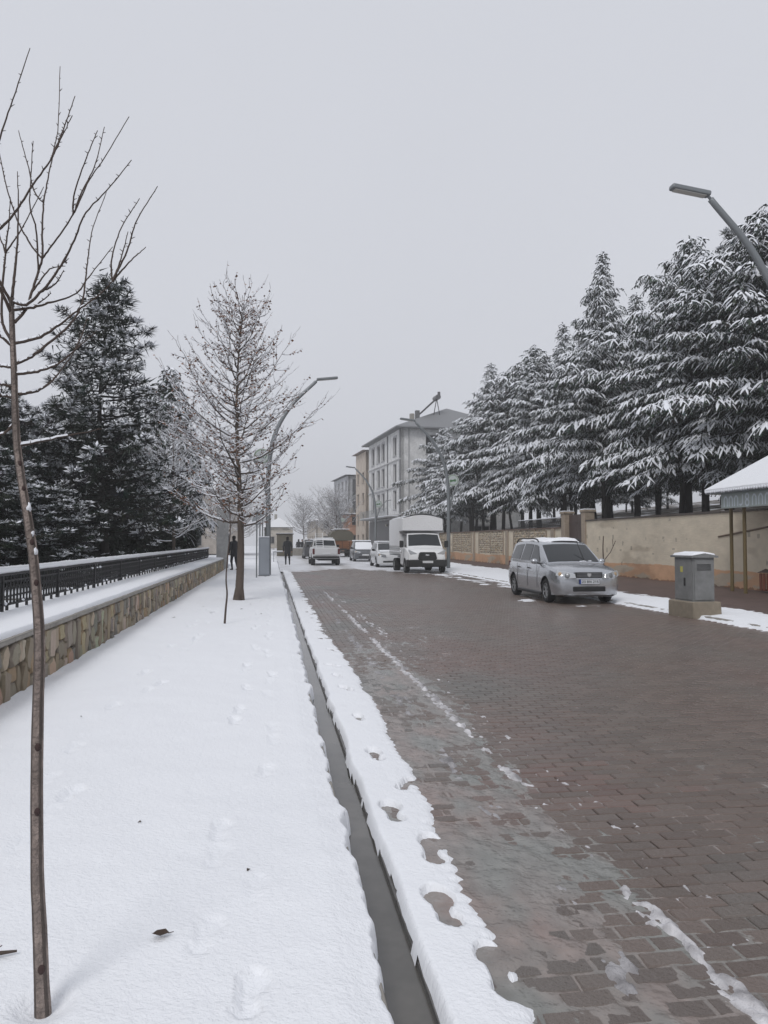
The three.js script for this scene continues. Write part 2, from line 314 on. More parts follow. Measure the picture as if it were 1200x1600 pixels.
{ // snow still lying across the street farther on, packed and dirty where cars pass
  const h = (x, d) => {
    const front = 40.5 + 5 * fbm(x * 0.45, 3, 3) - 2.2 * smooth(5, 8, x) + 8 * smooth(8.2, 9, x) + 4 * fbm(x * 1.1, d * 0.35, 3);
    return -0.03 + 0.045 * smooth(front - 2.5, front + 3.2, d) + 0.016 * fbm(x * 2.4, d * 0.8, 4) - 0.006 * (Math.exp(-(((x - 2.8) / 0.4) ** 2)) + Math.exp(-(((x - 4.4) / 0.4) ** 2)));
  };
  const col = (x, d) => { const t = Math.exp(-(((x - 2.8) / 0.45) ** 2)) + Math.exp(-(((x - 4.4) / 0.45) ** 2)), k = clamp(0.1 + 0.55 * t + 0.9 * fbm(x * 1.2, d * 0.5, 3), 0, 1); return [lerp(0.66, 0.34, k), lerp(0.67, 0.325, k), lerp(0.70, 0.31, k)]; };
  structure('street_snow', field(range(0.45, 9.0, 86), zsteps(36, 240, 0.004, 0.15, 1), h, () => 0.0, col), M.slushSnow, 'packed dirty snow across the far street', 'snow');
}
{ // opposite side: kerb, brown wet pavement, snow along the kerb and round the parked cars
  const k = new MB(); for (let z = 5; z > -100; z -= 1.0) k.rbox(8.80, 0.0, z - 0.5, 0.14, 0.12, 0.992, 0.012);
  structure('kerb', k.geo(), M.concrete, 'low concrete kerb before the long cream wall', 'kerb');
  const p = new MB().box(11.98, 0.0, -45, 6.2, 0.10, 104);
  structure('pavement', p.geo(), mat([0.125, 0.082, 0.070], 0.6, { map: tMottle, bumpMap: tGrain4, bumpScale: 0.006 }), 'wet reddish-brown pavement before the long cream wall', 'pavement');
  const h = (x, d) => {
    const base = x > 8.73 ? 0.055 : -0.004, inner = 10.85 + 0.5 * fbm(4, d * 0.35, 2) + 2.0 * smooth(24, 34, d);
    let c = smooth(8.0, 9.2, x) * (1 - smooth(inner - 1.0, inner + 0.5, x));                     // band along the kerb
    c = Math.max(c, (0.62 + 0.9 * fbm(x * 0.9, d * 0.6, 3)) * smooth(23.2, 26.5, d) * smooth(6.9, 8.2, x + 0.05 * (d - 25)) * (1 - smooth(inner - 0.4, inner + 0.2, x)));
    c = Math.max(c, 0.95 * Math.exp(-(((x - 6.75) / 0.38) ** 2 + ((d - 19.9) / 0.8) ** 2)), 0.8 * Math.exp(-(((x - 7.7) / 0.7) ** 2 + ((d - 18.0) / 0.35) ** 2)), 0.75 * Math.exp(-(((x - 7.6) / 1.0) ** 2 + ((d - 21) / 1.2) ** 2)), 0.8 * Math.exp(-(((x - 7.2) / 1.6) ** 2 + ((d - 37.2) / 1.3) ** 2)));
    return base - 0.045 + 0.068 * c + 0.040 * fbm(x * 2.2, d * 1.2, 3) + 0.030 * fbm(x * 7, d * 4, 3);
  };
  structure('kerb_snow', field(range(6.0, 13.6, 150), zsteps(7, 64, 0.004, 0.03, 0.2), h, (x) => x > 8.73 ? 0.05 : 0), M.snow, 'patchy snow along the kerb around the parked cars', 'snow');
}
function bankHeight(x, d) { return 1.75 + 0.11 * (x - 15.4) + 0.35 * fbm(x * 0.2, d * 0.2, 2) + 0.1 * fbm(x, d, 2); }
{ // rising ground behind the right-hand walls and level garden behind the railing
  const col = (x, d) => { const k = smooth(0.06, 0.2, fbm(x * 0.45, d * 0.45, 4)); return [lerp(0.085, 0.72, k), lerp(0.07, 0.74, k), lerp(0.055, 0.78, k)]; };
  structure('bank', field([15.45, 15.5, ...range(16, 90, 110)], zsteps(2, 150, 0.008, 0.25, 1), (x, d) => x < 15.47 ? 0 : bankHeight(x, d), null, col), mat([1, 1, 1], 0.9, { vertexColors: true }), 'bank of brown earth and patchy snow under the cedars', 'bank');
  const col2 = (x, d) => { const k = smooth(-0.22, 0.02, fbm(x * 0.6, d * 0.6, 4) + 0.25 * smooth(-4.2, -3.2, x)); return [lerp(0.05, 0.74, k), lerp(0.045, 0.76, k), lerp(0.035, 0.80, k)]; };
  structure('garden', field(range(-60, -3.0, 100), zsteps(0.5, 60, 0.02, 0.2, 1.2), (x, d) => 0.5 + 0.08 * fbm(x * 0.6, d * 0.6, 3) - 0.0 * x, null, col2), mat([1, 1, 1], 0.9, { vertexColors: true }), 'garden ground of needle litter and snow under the pines', 'garden');
}

// ---------------------------------------------------------------- low stone wall and iron railing along the sidewalk
const STONE_TONES = [[0.40, 0.32, 0.225], [0.47, 0.40, 0.30], [0.34, 0.29, 0.24], [0.43, 0.32, 0.20], [0.30, 0.265, 0.225], [0.50, 0.44, 0.35], [0.37, 0.31, 0.22]];
function stoneGeo(seed) { // rounded slab in a unit box: x = outward, y = height, z = width
  const r = rng(seed), n = 8, T = new TB(), o = [];
  for (let i = 0; i < n; i++) { const a = (i + 0.3 * r()) / n * Math.PI * 2, c = Math.cos(a), s = Math.sin(a), k = (0.39 + 0.11 * r()) / Math.max(Math.abs(c) ** 1.0 * 0.98, Math.abs(s) * 0.98, 0.78); o.push([c * k, s * k]); }
  const tone = STONE_TONES[seed % STONE_TONES.length], k = 0.8 + 0.4 * r(), col = tone.map(v => v * k);
  const R = (sc, x) => o.map(([a, b], i) => V(x + (sc < 0.9 ? 0.2 * Math.sin(i * 2.3 + seed) : 0), a * sc, b * sc));
  const r0 = R(1, -0.6), r1 = R(1, 0.35), r2 = R(0.88, 0.82), c = V(0.88, 0.05 * (r() - 0.5), 0.1 * (r() - 0.5));
  const c2 = col.map(v => v * (0.9 + 0.2 * r()));
  for (let i = 0; i < n; i++) { const j = (i + 1) % n; T.quad(r0[i], r1[i], r1[j], r0[j], col); T.quad(r1[i], r2[i], r2[j], r1[j], col); T.tri(r2[i], c, r2[j], c2); }
  return T.geo();
}
{
  const wall = thing('stone_wall', 'low wall faced with upright tan stones, snow on its coping', 'wall', [0, 0, 0]);
  new MB().box(-2.78, 0.26, -18.5, 0.5, 0.76, 45).build('mortar', mat([0.105, 0.088, 0.068], 0.95, { bumpMap: tGrain4, bumpScale: 0.012 }), wall);
  const V_ = Array.from({ length: 28 }, (_, i) => stoneGeo(900 + i)), r = rng(71), list = [];
  for (let d = 2; d < 41; ) {
    const w = 0.12 + 0.16 * r(); let y = 0.02; const s = r();
    const cuts = s < 0.16 ? [0.60] : s < 0.62 ? [0.22 + 0.2 * r(), 0.60] : [0.16 + 0.1 * r(), 0.34 + 0.12 * r(), 0.60];
    for (const c of cuts) { list.push({ d: d + w / 2 + (r() - 0.5) * 0.02, y: (y + c) / 2, h: c - y, w, v: Math.floor(r() * 28), x: 0.02 + 0.028 * r(), t: (r() - 0.5) * 0.5 }); y = c; }
    d += w;
  }
  const vis = list.filter(s => s.d > 6.6); const single = new Set(vis.slice(0, 300)); const T = [];
  for (const s of list) {
    const m = new THREE.Matrix4().compose(V(-2.535 + s.x * 0.3, s.y, -s.d), new THREE.Quaternion().setFromEuler(new THREE.Euler(s.t, 0, 0)), V(s.x * 1.3, s.h * 1.06, s.w * 1.12));
    if (single.has(s)) { const q = mesh('stone', V_[s.v], M.stone, wall); q.applyMatrix4(m); } else { const g = V_[s.v].clone(); g.applyMatrix4(m); T.push(g); }
  }
  tag(mesh('stone_facing', mergeGeometries(T), M.stone, wall), null, null, null, 'stuff');
  const cp = new MB(); { const q = rng(8); for (let z = 4; z > -41; z -= 1.2) cp.rbox(-2.83, 0.632 + 0.004 * q(), z - 0.6, 0.70, 0.06, 1.19, 0.014); } cp.build('coping', M.concrete, wall);
  const h = (x, d) => { const e = -2.50 + 0.02 * fbm(3, d * 2.2, 3) + 0.012 * fbm(7, d * 9, 2); return 0.735 + 0.02 * fbm(x * 1.5, d * 1.1, 3) + 0.006 * fbm(x * 9, d * 7, 2) - 0.10 * smooth(e - 0.05, e, x) ** 2 - 0.015 * smooth(e - 0.2, e, x); };
  mesh('snow', field([...range(-3.6, -2.6, 24), ...range(-2.59, -2.47, 10)], zsteps(2, 41.2, 0.005, 0.02, 0.2), h, () => 0.66), M.snow, wall);
}
{
  const f = thing('iron_railing', 'black iron railing with snow along its top rail above stone wall', 'railing', [-3.27, 0, 0]);
  new MB().rbox(0, 1.185, -18.5, 0.05, 0.035, 45, 0.006).build('top_rail', M.iron, f);
  new MB().rbox(0, 1.10, -18.5, 0.022, 0.018, 45, 0.004).build('upper_rail', M.iron, f);
  new MB().rbox(0, 0.80, -18.5, 0.03, 0.02, 45, 0.004).build('bottom_rail', M.iron, f);
  const bal = new MB().box(0, 0.99, 0, 0.014, 0.40, 0.014).geo();
  const post = new MB().rbox(0, 0.95, 0, 0.045, 0.54, 0.045, 0.004).sphere(0, 1.235, 0, 0.03, 0.03, 0.03, 8, 6).geo();
  const foot = new MB().box(0, 0.755, 0, 0.03, 0.09, 0.03).box(0, 0.722, 0, 0.05, 0.02, 0.05).geo();
  const ring = new MB().add(new THREE.TorusGeometry(0.052, 0.008, 4, 10).rotateY(Math.PI / 2)).geo();
  for (let d = 5, i = 0; d < 41; d += 0.13, i++) {
    const z = -d; mesh('baluster', bal, M.iron, f).position.z = z;
    if (i % 19 === 0) mesh('post', post, M.iron, f).position.z = z - 0.065;
    if (i % 3 === 1) mesh('foot', foot, M.iron, f).position.z = z;
  }
  const rings = []; for (let d = 5.065; d < 41; d += 0.13) for (const y of [1.045, 0.86, 0.95]) { const g = ring.clone(); g.translate(0, y, -d); rings.push(g); }
  tag(mesh('scroll_work', mergeGeometries(rings), M.iron, f), null, null, null, 'stuff');
  const pts = [], rad = []; for (let d = 3; d < 41; d += 0.05) { const broke = fbm(4.2, d * 1.4, 2) > 0.31 ? 0.4 : 1; pts.push(V(0.004 * fbm(1, d * 3, 2), 1.238 + 0.008 * fbm(8, d * 2, 2), -d)); rad.push((0.047 + 0.016 * fbm(2, d * 4, 3)) * broke); }
  const g = tubeGeo(pts, rad, 7); mesh('snow', boxUV(g), M.snow, f);
  const cl = new MB(), r = rng(44); for (let i = 0; i < 60; i++) { const d = 6 + 34 * r(); cl.sphere(0.01, 0.82 + (r() < 0.3 ? 0.28 : 0), -d, 0.018 + 0.01 * r(), 0.012 + 0.012 * r(), 0.03 + 0.04 * r(), 6, 4); } mesh('snow', cl.geo(), M.snowTree, f);
}

// ---------------------------------------------------------------- trees
function needleSpray(T, S, p, dir, L, w, droop, r, tone, snowy) {
  // one twig: rows of needle blades either side of a sagging midrib (T), a lens of snow lying on top (S)
  const side = dir.clone().cross(V(0, 1, 0)).normalize(), n = 3, mid = [];
  for (let i = 0; i <= n; i++) { const t = i / n; mid.push(p.clone().addScaledVector(dir, L * t).add(V(0, -droop * L * t * t, 0))); }
  for (let i = 0; i < n; i++) {
    const a = mid[i], b = mid[i + 1], k = w * (1.1 - 0.5 * i / n), c = tone.map(v => v * (0.65 + 0.8 * r()));
    for (const s of [-1, 1]) { const e = b.clone().addScaledVector(side, s * k * (0.7 + 0.7 * r())); e.y -= k * (0.3 + 1.1 * r()); T.tri(a, b, e, c); }
  }
  if (snowy > 0) {
    const k = w * 0.8 * snowy, h = 0.03 + 0.35 * w * snowy, rows = [];
    for (let i = 0; i <= n; i++) { const m = mid[i], q = k * (i === 0 ? 0.45 : i === n ? 0.12 : 1) * (0.6 + 0.7 * r()); const l = m.clone().addScaledVector(side, -q), e = m.clone().addScaledVector(side, q); l.y -= q * 0.5 - 0.01; e.y -= q * 0.5 - 0.01; const u = m.clone().addScaledVector(side, (r() - 0.5) * q * 0.6); u.y += h * (i === n ? 0.3 : 0.5 + 0.7 * r()) + 0.01; rows.push([l, u, e]); }
    for (let i = 0; i < n; i++) { const A = rows[i], B = rows[i + 1]; S.quad(A[0], A[1], B[1], B[0]); S.quad(A[1], A[2], B[2], B[1]); }
  }
}
function cedar(seed, H, o = {}) { // tiered cedar: level sagging boughs with snow on every spray
  const r = rng(seed), T = new TB(), S = new TB(), B = new MB(), { base = 0.2, R = 0.24, snow = 1, dens = 1, ragged = 0.25, droop = 0.55, tone = [0.026, 0.036, 0.028] } = o;
  const lean = V((r() - 0.5) * 0.03, 0, (r() - 0.5) * 0.03), at = h => V(lean.x * h + 0.1 * Math.sin(h * 0.4 + seed), h, lean.z * h);
  const tp = range(0, H * 0.985, 14).map(at); B.tube(tp, tp.map((_, i) => Math.max(0.02, H * 0.0125 * (1 - i / 14.2))), 8);
  let h = base * H, az = r() * 6;
  while (h < H * 0.992) {
    const t = clamp((h / H - base) / (1 - base), 0, 1), len = (R * H * (1 - t) ** (o.taper ?? 0.95) * (1 - 0.35 * smooth(0.72, 0.95, t)) + 0.16) * (t < 0.12 ? 0.72 + 2.3 * t : 1) * (1 - ragged + 1.6 * ragged * r()) * (1 + 0.55 * N3(Math.cos(az) * 0.9 + seed, h * 0.22, Math.sin(az) * 0.9));
    az += 2.399 + (r() - 0.5) * 0.7; const d = V(Math.cos(az), 0, Math.sin(az)), o0 = at(h), rise = lerp(0.02, 0.45, t ** 1.6), sag = droop * lerp(1.0, 0.45, t);
    const P = u => o0.clone().addScaledVector(d, len * u).add(V(0, len * (rise * u - sag * 0.55 * u * u) , 0));
    const bp = [0, 0.25, 0.5, 0.75, 1].map(P); if (len > 0.8) B.tube(bp, [0.045, 0.035, 0.025, 0.015, 0.006].map(q => q * clamp(len / 2.6, 0.3, 1.2)), 4);
    const step = 0.24 / dens, cover = snow * (0.5 + 0.7 * r());
    for (let u = Math.min(0.2, 0.25 / len); u <= 1.001; u += step / len) {
      const p = P(u), wide = (0.34 + 0.5 * len / (R * H)) * (1.1 - 0.6 * u) * clamp(len, 0.4, 1.5);
      for (const s of [-1, 1]) { // side branchlet, carrying short sprays
        const ang = s * (0.45 + 0.85 * r()), dir = V(d.x * Math.cos(ang) - d.z * Math.sin(ang), -0.10 - 0.4 * r() * sag + rise * 0.4, d.x * Math.sin(ang) + d.z * Math.cos(ang)).normalize(), bl = wide * (0.6 + 0.7 * r()), nS = Math.max(1, Math.round(bl / 0.2));
        for (let k = 0; k < nS; k++) {
          const f = (k + 0.6 * r()) / nS, q = p.clone().addScaledVector(dir, bl * f).add(V((r() - 0.5) * 0.12, -0.3 * bl * f * f + (r() - 0.5) * 0.1, (r() - 0.5) * 0.12)), a2 = (k % 2 ? -1 : 1) * (0.2 + 0.7 * r()), d2 = V(dir.x * Math.cos(a2) - dir.z * Math.sin(a2), dir.y - 0.15 - 0.5 * r() * sag, dir.x * Math.sin(a2) + dir.z * Math.cos(a2)).normalize();
          needleSpray(T, S, q, d2, 0.22 + 0.2 * r(), 0.06 + 0.05 * r(), 0.4 + 0.5 * r(), r, tone, r() < 0.86 ? clamp(cover * (0.35 + 0.95 * r()) * (0.6 + 0.5 * u), 0, 1.3) : 0);
          if (r() < 0.3) needleSpray(T, S, q.add(V(0, -0.08, 0)), V(d2.x, -0.9 - r(), d2.z).normalize(), 0.18 + 0.2 * r(), 0.07, 0.2, r, tone, 0);
        }
      }
    }
    const tip = P(1); needleSpray(T, S, tip.clone().addScaledVector(d, -0.1), V(d.x, -0.3 + rise, d.z).normalize(), 0.35, 0.1, 0.4, r, tone, cover);
    h += (0.052 + 0.10 * (1 - t)) * clamp(H / 14, 0.5, 1.2) / dens * (0.7 + 0.6 * r());
  }
  for (let i = 0; i < 8; i++) { const y = H * (0.95 + 0.05 * i / 8); needleSpray(T, S, at(y), V(r() - 0.5, 0.5, r() - 0.5).normalize(), 0.25, 0.06, 0.3, r, tone, snow * 0.7); }
  return { trunk: B.geo(), needles: T.geo(), snow: S.geo(1e-4) };
}
function pine(seed, H, o = {}) { // open pine: boughs turning up, needles in brushes at the ends, dabs of snow
  const r = rng(seed), T = new TB(), S = new TB(), B = new MB(), { base = 0.08, R = 0.26, snow = 0.7, dens = 1, tone = [0.020, 0.027, 0.021], pow = 0.7 } = o;
  const at = h => V(0.12 * Math.sin(h * 0.5 + seed), h, 0.1 * Math.cos(h * 0.4 + seed) - 0.1);
  const tp = range(0, H * 0.97, 12).map(at); B.tube(tp, tp.map((_, i) => Math.max(0.02, H * 0.014 * (1 - i / 12.3))), 8);
  const tuft = (p, d, L, sn) => {
    const c = tone.map(v => v * (0.6 + 0.9 * r()));
    for (let i = 0; i < 20; i++) {
      const a = V(r() - 0.5, r() - 0.5, r() - 0.5).normalize().addScaledVector(d, 0.6).normalize(), len = L * (0.6 + 0.6 * r()), e = p.clone().addScaledVector(a, len), w = a.clone().cross(V(r(), r(), r() - 0.5)).normalize().multiplyScalar(L * 0.06);
      T.tri(p.clone().add(w), p.clone().sub(w), e, c);
      if (sn > 0 && a.y > 0.05 && r() < 0.9) { // snow caught along the upper needles
        const s = a.clone().cross(V(0, 1, 0)).normalize().multiplyScalar(L * (0.05 + 0.08 * r()) * sn), b0 = p.clone().addScaledVector(a, len * 0.15), b1 = p.clone().addScaledVector(a, len * 0.6), b2 = p.clone().addScaledVector(a, len * 0.95); b1.y += L * 0.14 * sn;
        S.tri(b0, b1, b1.clone().add(s).add(V(0, -L * 0.14, 0))); S.tri(b0, b1.clone().sub(s).add(V(0, -L * 0.14, 0)), b1); S.tri(b1, b2, b1.clone().add(s).add(V(0, -L * 0.14, 0))); S.tri(b1, b1.clone().sub(s).add(V(0, -L * 0.14, 0)), b2);
      }
    }
  };
  let h = base * H, az = r() * 6;
  while (h < H * 0.99) {
    const t = clamp((h / H - base) / (1 - base), 0, 1), len = (R * H * (1 - t) ** pow + 0.15) * (0.45 + 0.75 * r()); az += 2.399 + (r() - 0.5) * 0.9;
    const d = V(Math.cos(az), 0, Math.sin(az)), o0 = at(h), up = lerp(-0.05, 0.7, t);
    const P = u => o0.clone().addScaledVector(d, len * u).add(V(0, len * (up * u * 0.6 + 0.22 * u * u - 0.12 * u), 0));
    if (len > 0.5) B.tube([0, 0.33, 0.66, 1].map(P), [0.04, 0.03, 0.02, 0.008].map(q => q * clamp(len / 2, 0.3, 1.1)), 4);
    for (let u = 0.22; u <= 1.001; u += 0.2 / len / dens) {
      const p = P(u), wide = 0.18 + 0.5 * (1 - u) * clamp(len * 0.5, 0.2, 1);
      for (const s of [-1, 1]) { const a = s * (0.5 + 0.8 * r()), e = V(d.x * Math.cos(a) - d.z * Math.sin(a), 0.25 + 0.3 * r(), d.x * Math.sin(a) + d.z * Math.cos(a)).normalize(), q = p.clone().addScaledVector(e, wide * r()).add(V(0, (r() - 0.5) * 0.25, 0));
        tuft(q, e, 0.15 + 0.10 * r(), r() < snow * (0.25 + 0.75 * u) * (0.15 + 1.05 * clamp(t * 1.5, 0, 1)) * (0.5 + 1.3 * clamp(0.5 + 1.6 * N3(q.x * 0.8, q.y * 0.8, q.z * 0.8), 0, 1)) ? 1 : 0); }
    }
    tuft(P(1), V(d.x, 0.5, d.z).normalize(), 0.25, r() < snow ? 1.1 : 0);
    for (let i = 0; i < 9 * dens; i++) { // older needles filling the inside of the crown
      const p = P(0.08 + 0.75 * Math.sqrt(r())).add(V((r() - 0.5) * 0.5, (r() - 0.5) * 0.5, (r() - 0.5) * 0.5)), a = V(r() - 0.5, r() - 0.6, r() - 0.5).normalize(), w = a.clone().cross(V(r(), r(), r() - 0.5)).normalize(), k = 0.6 + 0.7 * r(); for (const s of [-0.12, 0, 0.12]) T.tri(p.clone().addScaledVector(w, s), p.clone().addScaledVector(w, s + 0.05), p.clone().addScaledVector(a, 0.28).addScaledVector(w, s * 2.2), tone.map(v => v * k));
    }
    h += 0.085 * clamp(H / 10, 0.5, 1.2) / dens * (0.5 + t * 0.7 + 0.4 * r());
  }
  return { trunk: B.geo(), needles: T.geo(), snow: S.geo(1e-4) };
}
function treeThing(name, label, group, parts, pos, turn = 0, scale = 1) {
  const t = thing(name, label, 'tree', pos, turn, group); if (Array.isArray(scale)) t.scale.set(...scale); else t.scale.setScalar(scale);
  mesh('trunk', parts.trunk, M.barkDark, t); const c = mesh('crown', parts.needles, M.foliage, t); tag(mesh('snow', parts.snow, M.snowTree, c), null, null, null, 'stuff'); return t;
}
{
  const kinds = [cedar(101, 17, { base: 0.22, R: 0.31, ragged: 0.34, taper: 1.05 }), cedar(202, 17, { base: 0.20, R: 0.35, ragged: 0.38, droop: 0.65 }), cedar(303, 13.5, { base: 0.26, R: 0.40, snow: 0.75, droop: 0.4, ragged: 0.55, taper: 0.72 }), pine(404, 15, { base: 0.25, R: 0.24, snow: 0.75 })];
  const Hs = [17, 17, 13.5, 15], gName = 'snowy cedars on the bank behind the wall';
  // [kind, x, z, top height above street, width factor, label]
  const sites = [
    [0, 20.5, -45, 19.6, 0.92, 'tall cedar with slender pointed spire rising above its neighbours behind the gate'],
    [2, 19.6, -34.5, 16.2, 1.0, 'broad snowy cedar behind the plain cream wall beside the gate'],
    [2, 19.4, -27.5, 14.9, 1.05, 'big dark cedar with drooping boughs behind the bus shelter roof'],
    [1, 21.8, -74, 19.6, 1.0, 'pointed snowy cedar nearest the white apartment house with solar heater'],
    [2, 19.0, -83, 14.2, 0.95, 'shorter rounded cedar overlapping the apartment house wall'],
    [2, 20.8, -58, 17.2, 0.95, 'full snowy cedar behind the stone-panelled wall'],
    [2, 20.2, -66, 16.2, 0.95, 'snow-laden cedar between two taller cedars behind stone-panelled wall'],
    [0, 20.0, -50.5, 16.8, 0.95, 'narrow cedar close beside the tall spired cedar'],
    [0, 22.5, -39.0, 17.0, 1.1, 'cedar filling the gap behind the brown gate'],
    [3, 24.2, -38, 18.6, 1.1, 'dark open pine standing behind the front cedars'],
    [1, 24.5, -31, 17.2, 1.1, 'deep green cedar in second row above the cream wall'],
    [0, 27.5, -55, 20.4, 1.0, 'cedar of the second row with top showing over the gap'],
    [3, 26.5, -63, 20.6, 1.0, 'tall open pine in the row behind the cedars'],
    [0, 25.5, -48, 19.0, 0.9, 'cedar of the back row behind the tall spired cedar'],
    [2, 26.5, -79, 18.2, 1.0, 'back row cedar behind the far pointed cedar'],
    [1, 29.5, -42, 19.5, 1.1, 'cedar deep in the grove with only its shoulder showing'],
    [2, 23.5, -23.0, 15.5, 1.1, 'dark cedar over the snowy shelter roof'],
    [3, 30, -70, 20.5, 1.1, 'pine deep in the grove beyond the second row'],
    [3, 30, -34, 19.5, 1.2, 'pine deep in the grove behind the shelter'],
    [1, 17.6, -84, 9.5, 1.0, 'small snowy cedar at the foot of the apartment house'],
    [0, 17.8, -76, 12.5, 1.1, 'low-branched cedar between apartment house and pointed snowy cedar'],
    [2, 18.2, -69, 14.0, 1.05, 'rounded cedar leaning over the stone-panelled wall'],
    [1, 18.4, -53, 14.5, 1.0, 'cedar with boughs hanging over the stone panels beside the spired cedar'],
    [2, 18.3, -40.5, 13.5, 1.0, 'low cedar with boughs over the gate railing'],
    [0, 18.6, -31, 14.0, 1.1, 'cedar with boughs hanging over the plain cream wall'],
    ...Array.from({ length: 22 }, (_, i) => [[2, 1, 2, 0][i % 4], 32 + (i * 7.3) % 22, -24 - i * 4.1, 13.5 + (i * 2.7) % 5, 1.35, 'dim cedar deep in the grove, seen between nearer trunks']),
  ];
  const made = {};
  sites.forEach(([k, x, z, top, w, label], i) => {
    const y = bankHeight(x, -z) - 0.1, s = (top - y) / Hs[k], turn = i * 2.1, sc = [s * w, s, s * w];
    if (made[k]) copy(made[k], label, [x, y, z], turn, sc); else made[k] = treeThing(k === 3 ? 'pine_tree' : 'cedar_tree', label, gName, kinds[k], [x, y, z], turn, sc);
    { const o = scene.children[scene.children.length - 1], q = rng(i * 31 + 5); o.rotation.z = (q() - 0.5) * 0.07; o.rotation.x = (q() - 0.5) * 0.07; o.scale.x *= 0.88 + 0.3 * q(); o.scale.z *= 0.88 + 0.3 * q(); }
    
  });
  // bare slender trunks standing among them
  const tr = new MB(); { const p = [V(0, 0, 0), V(0.05, 2, 0.03), V(-0.05, 4.5, 0.05), V(0.05, 8, -0.05)]; tr.tube(curve(p, 8), range(0.15, 0.06, 8), 7); } const trg = tr.geo();
  const br = new MB(); { const r = rng(5); for (let i = 0; i < 14; i++) { const a = r() * 6.28, y = 3.5 + 4.4 * r(); br.tube([V(0, y, 0), V(Math.cos(a) * 0.7, y + 0.2, Math.sin(a) * 0.7), V(Math.cos(a) * 1.5, y + 0.1, Math.sin(a) * 1.5)], [0.03, 0.02, 0.008], 4); } } const brg = br.geo();
  const r = rng(919);
  for (let i = 0; i < 16; i++) {
    const x = 18 + 9 * r(), z = -38 - 48 * r(), t = thing('slender_trunk', 'slender bare trunk leaning among the cedars on the bank', 'tree', [x, bankHeight(x, -z) - 0.1, z], r() * 6, 'bare trunks among the cedars');
    mesh('trunk', trg, M.barkDark, t); mesh('branches', brg, M.barkDark, t); t.rotation.z = (r() - 0.5) * 0.25;
  }
}
{ // pines and hedge in the garden behind the iron railing
  const A = pine(511, 9.4, { base: 0.15, R: 0.27, snow: 0.75, dens: 1.15 }), B2 = pine(622, 6, { base: 0.03, R: 0.42, snow: 0.5, dens: 1.25, pow: 0.55 }), C = cedar(733, 8.5, { base: 0.2, R: 0.28, snow: 0.8, dens: 0.9 });
  const g = 'pines in the garden behind the railing';
  treeThing('pine_tree', 'dark pointed pine dusted with snow, tallest behind the iron railing', g, A, [-5.0, 0.5, -24.2], 0.6, [1.2, 0.96, 1.2]);
  const a2 = treeThing('pine_tree', 'low bushy pine beside the tall garden pine', g, B2, [-7.6, 0.5, -23], 0, [1, 0.84, 1]);
  treeThing('cedar_tree', 'small snowy cedar showing behind the bare street tree', g, C, [-4.7, 0.5, -36], 0, 1.06);
  const spots = [[-7.4, -29, 1.0, 1.0, 'bushy pine half hidden behind the tall garden pine'], [-9.6, -27, 1.05, 1.1, 'bushy pine at the garden edge over the railing'], [-5.9, -30, 0.72, 0.8, 'low spreading pine between tall pine and bare street tree'], [-6.4, -33, 0.95, 0.95, 'dark spreading pine behind the low spreading one'], [-9, -34, 1.1, 1.2, 'pine deep in the garden behind the others'], [-6.2, -41, 0.9, 0.9, 'spreading pine near the grey concrete pillar'], [-7.0, -19.5, 0.55, 0.9, 'short dark pine shrub close behind the railing'], [-6.1, -21.5, 0.42, 0.8, 'lowest dark pine shrub under the tall pine'], [-8.2, -17, 0.55, 1, 'short pine shrub at the near end of the garden'], [-7, -44, 1.25, 1.3, 'tall bushy pine at the far end of the garden']];
  spots.forEach(([x, z, sy, sx, l], i) => copy(a2, l, [x, 0.5, z], i * 1.7, [sx, sy, sx]));
  // clipped dark hedge making the garden dark behind the railing
  const S = new TB(), r = rng(64); const hed = thing('hedge', 'dense dark evergreen hedge behind the iron railing', 'hedge', [0, 0, 0]);
  for (let i = 0; i < 34000; i++) { const d = 9 + 34.5 * r(), x = lerp(-6.6, -3.9, smooth(18, 38, d)) - 1.2 * r() + 0.15 * Math.sin(d), y = 0.5 + (1.9 + 0.5 * fbm(3, d * 0.5, 2)) * Math.sqrt(r()), p = V(x, y, -d), a = V(r() - 0.5, r() - 0.3, r() - 0.5).normalize().multiplyScalar(0.2), w = V(r() - 0.5, r() - 0.5, r() - 0.5).normalize().multiplyScalar(0.07), k = 0.6 + 0.8 * r(); S.tri(p.clone().add(w), p.clone().sub(w), p.clone().add(a), [0.012 * k, 0.018 * k, 0.012 * k]); }
  mesh('leaves', S.geo(), M.foliage, hed); new MB().box(-7.1, 1.25, -14.5, 0.4, 1.5, 11).box(-5.75, 1.25, -28.5, 0.4, 1.5, 18.5, -0.14).box(-4.5, 1.25, -40.5, 0.4, 1.5, 6).build('stems', M.barkDark, hed);
}
const YOUNG_TRUNK = [[-0.731,0.088,-2.69],[-0.738,0.235,-2.69],[-0.746,0.379,-2.69],[-0.755,0.564,-2.69],[-0.759,0.854,-2.69],[-0.759,1.063,-2.69],[-0.758,1.272,-2.69],[-0.773,1.462,-2.69],[-0.789,1.589,-2.69],[-0.805,1.695,-2.69],[-0.825,1.812,-2.69],[-0.839,1.908,-2.69],[-0.847,2.036,-2.69],[-0.853,2.165,-2.69],[-0.861,2.293,-2.69],[-0.865,2.412,-2.69]];
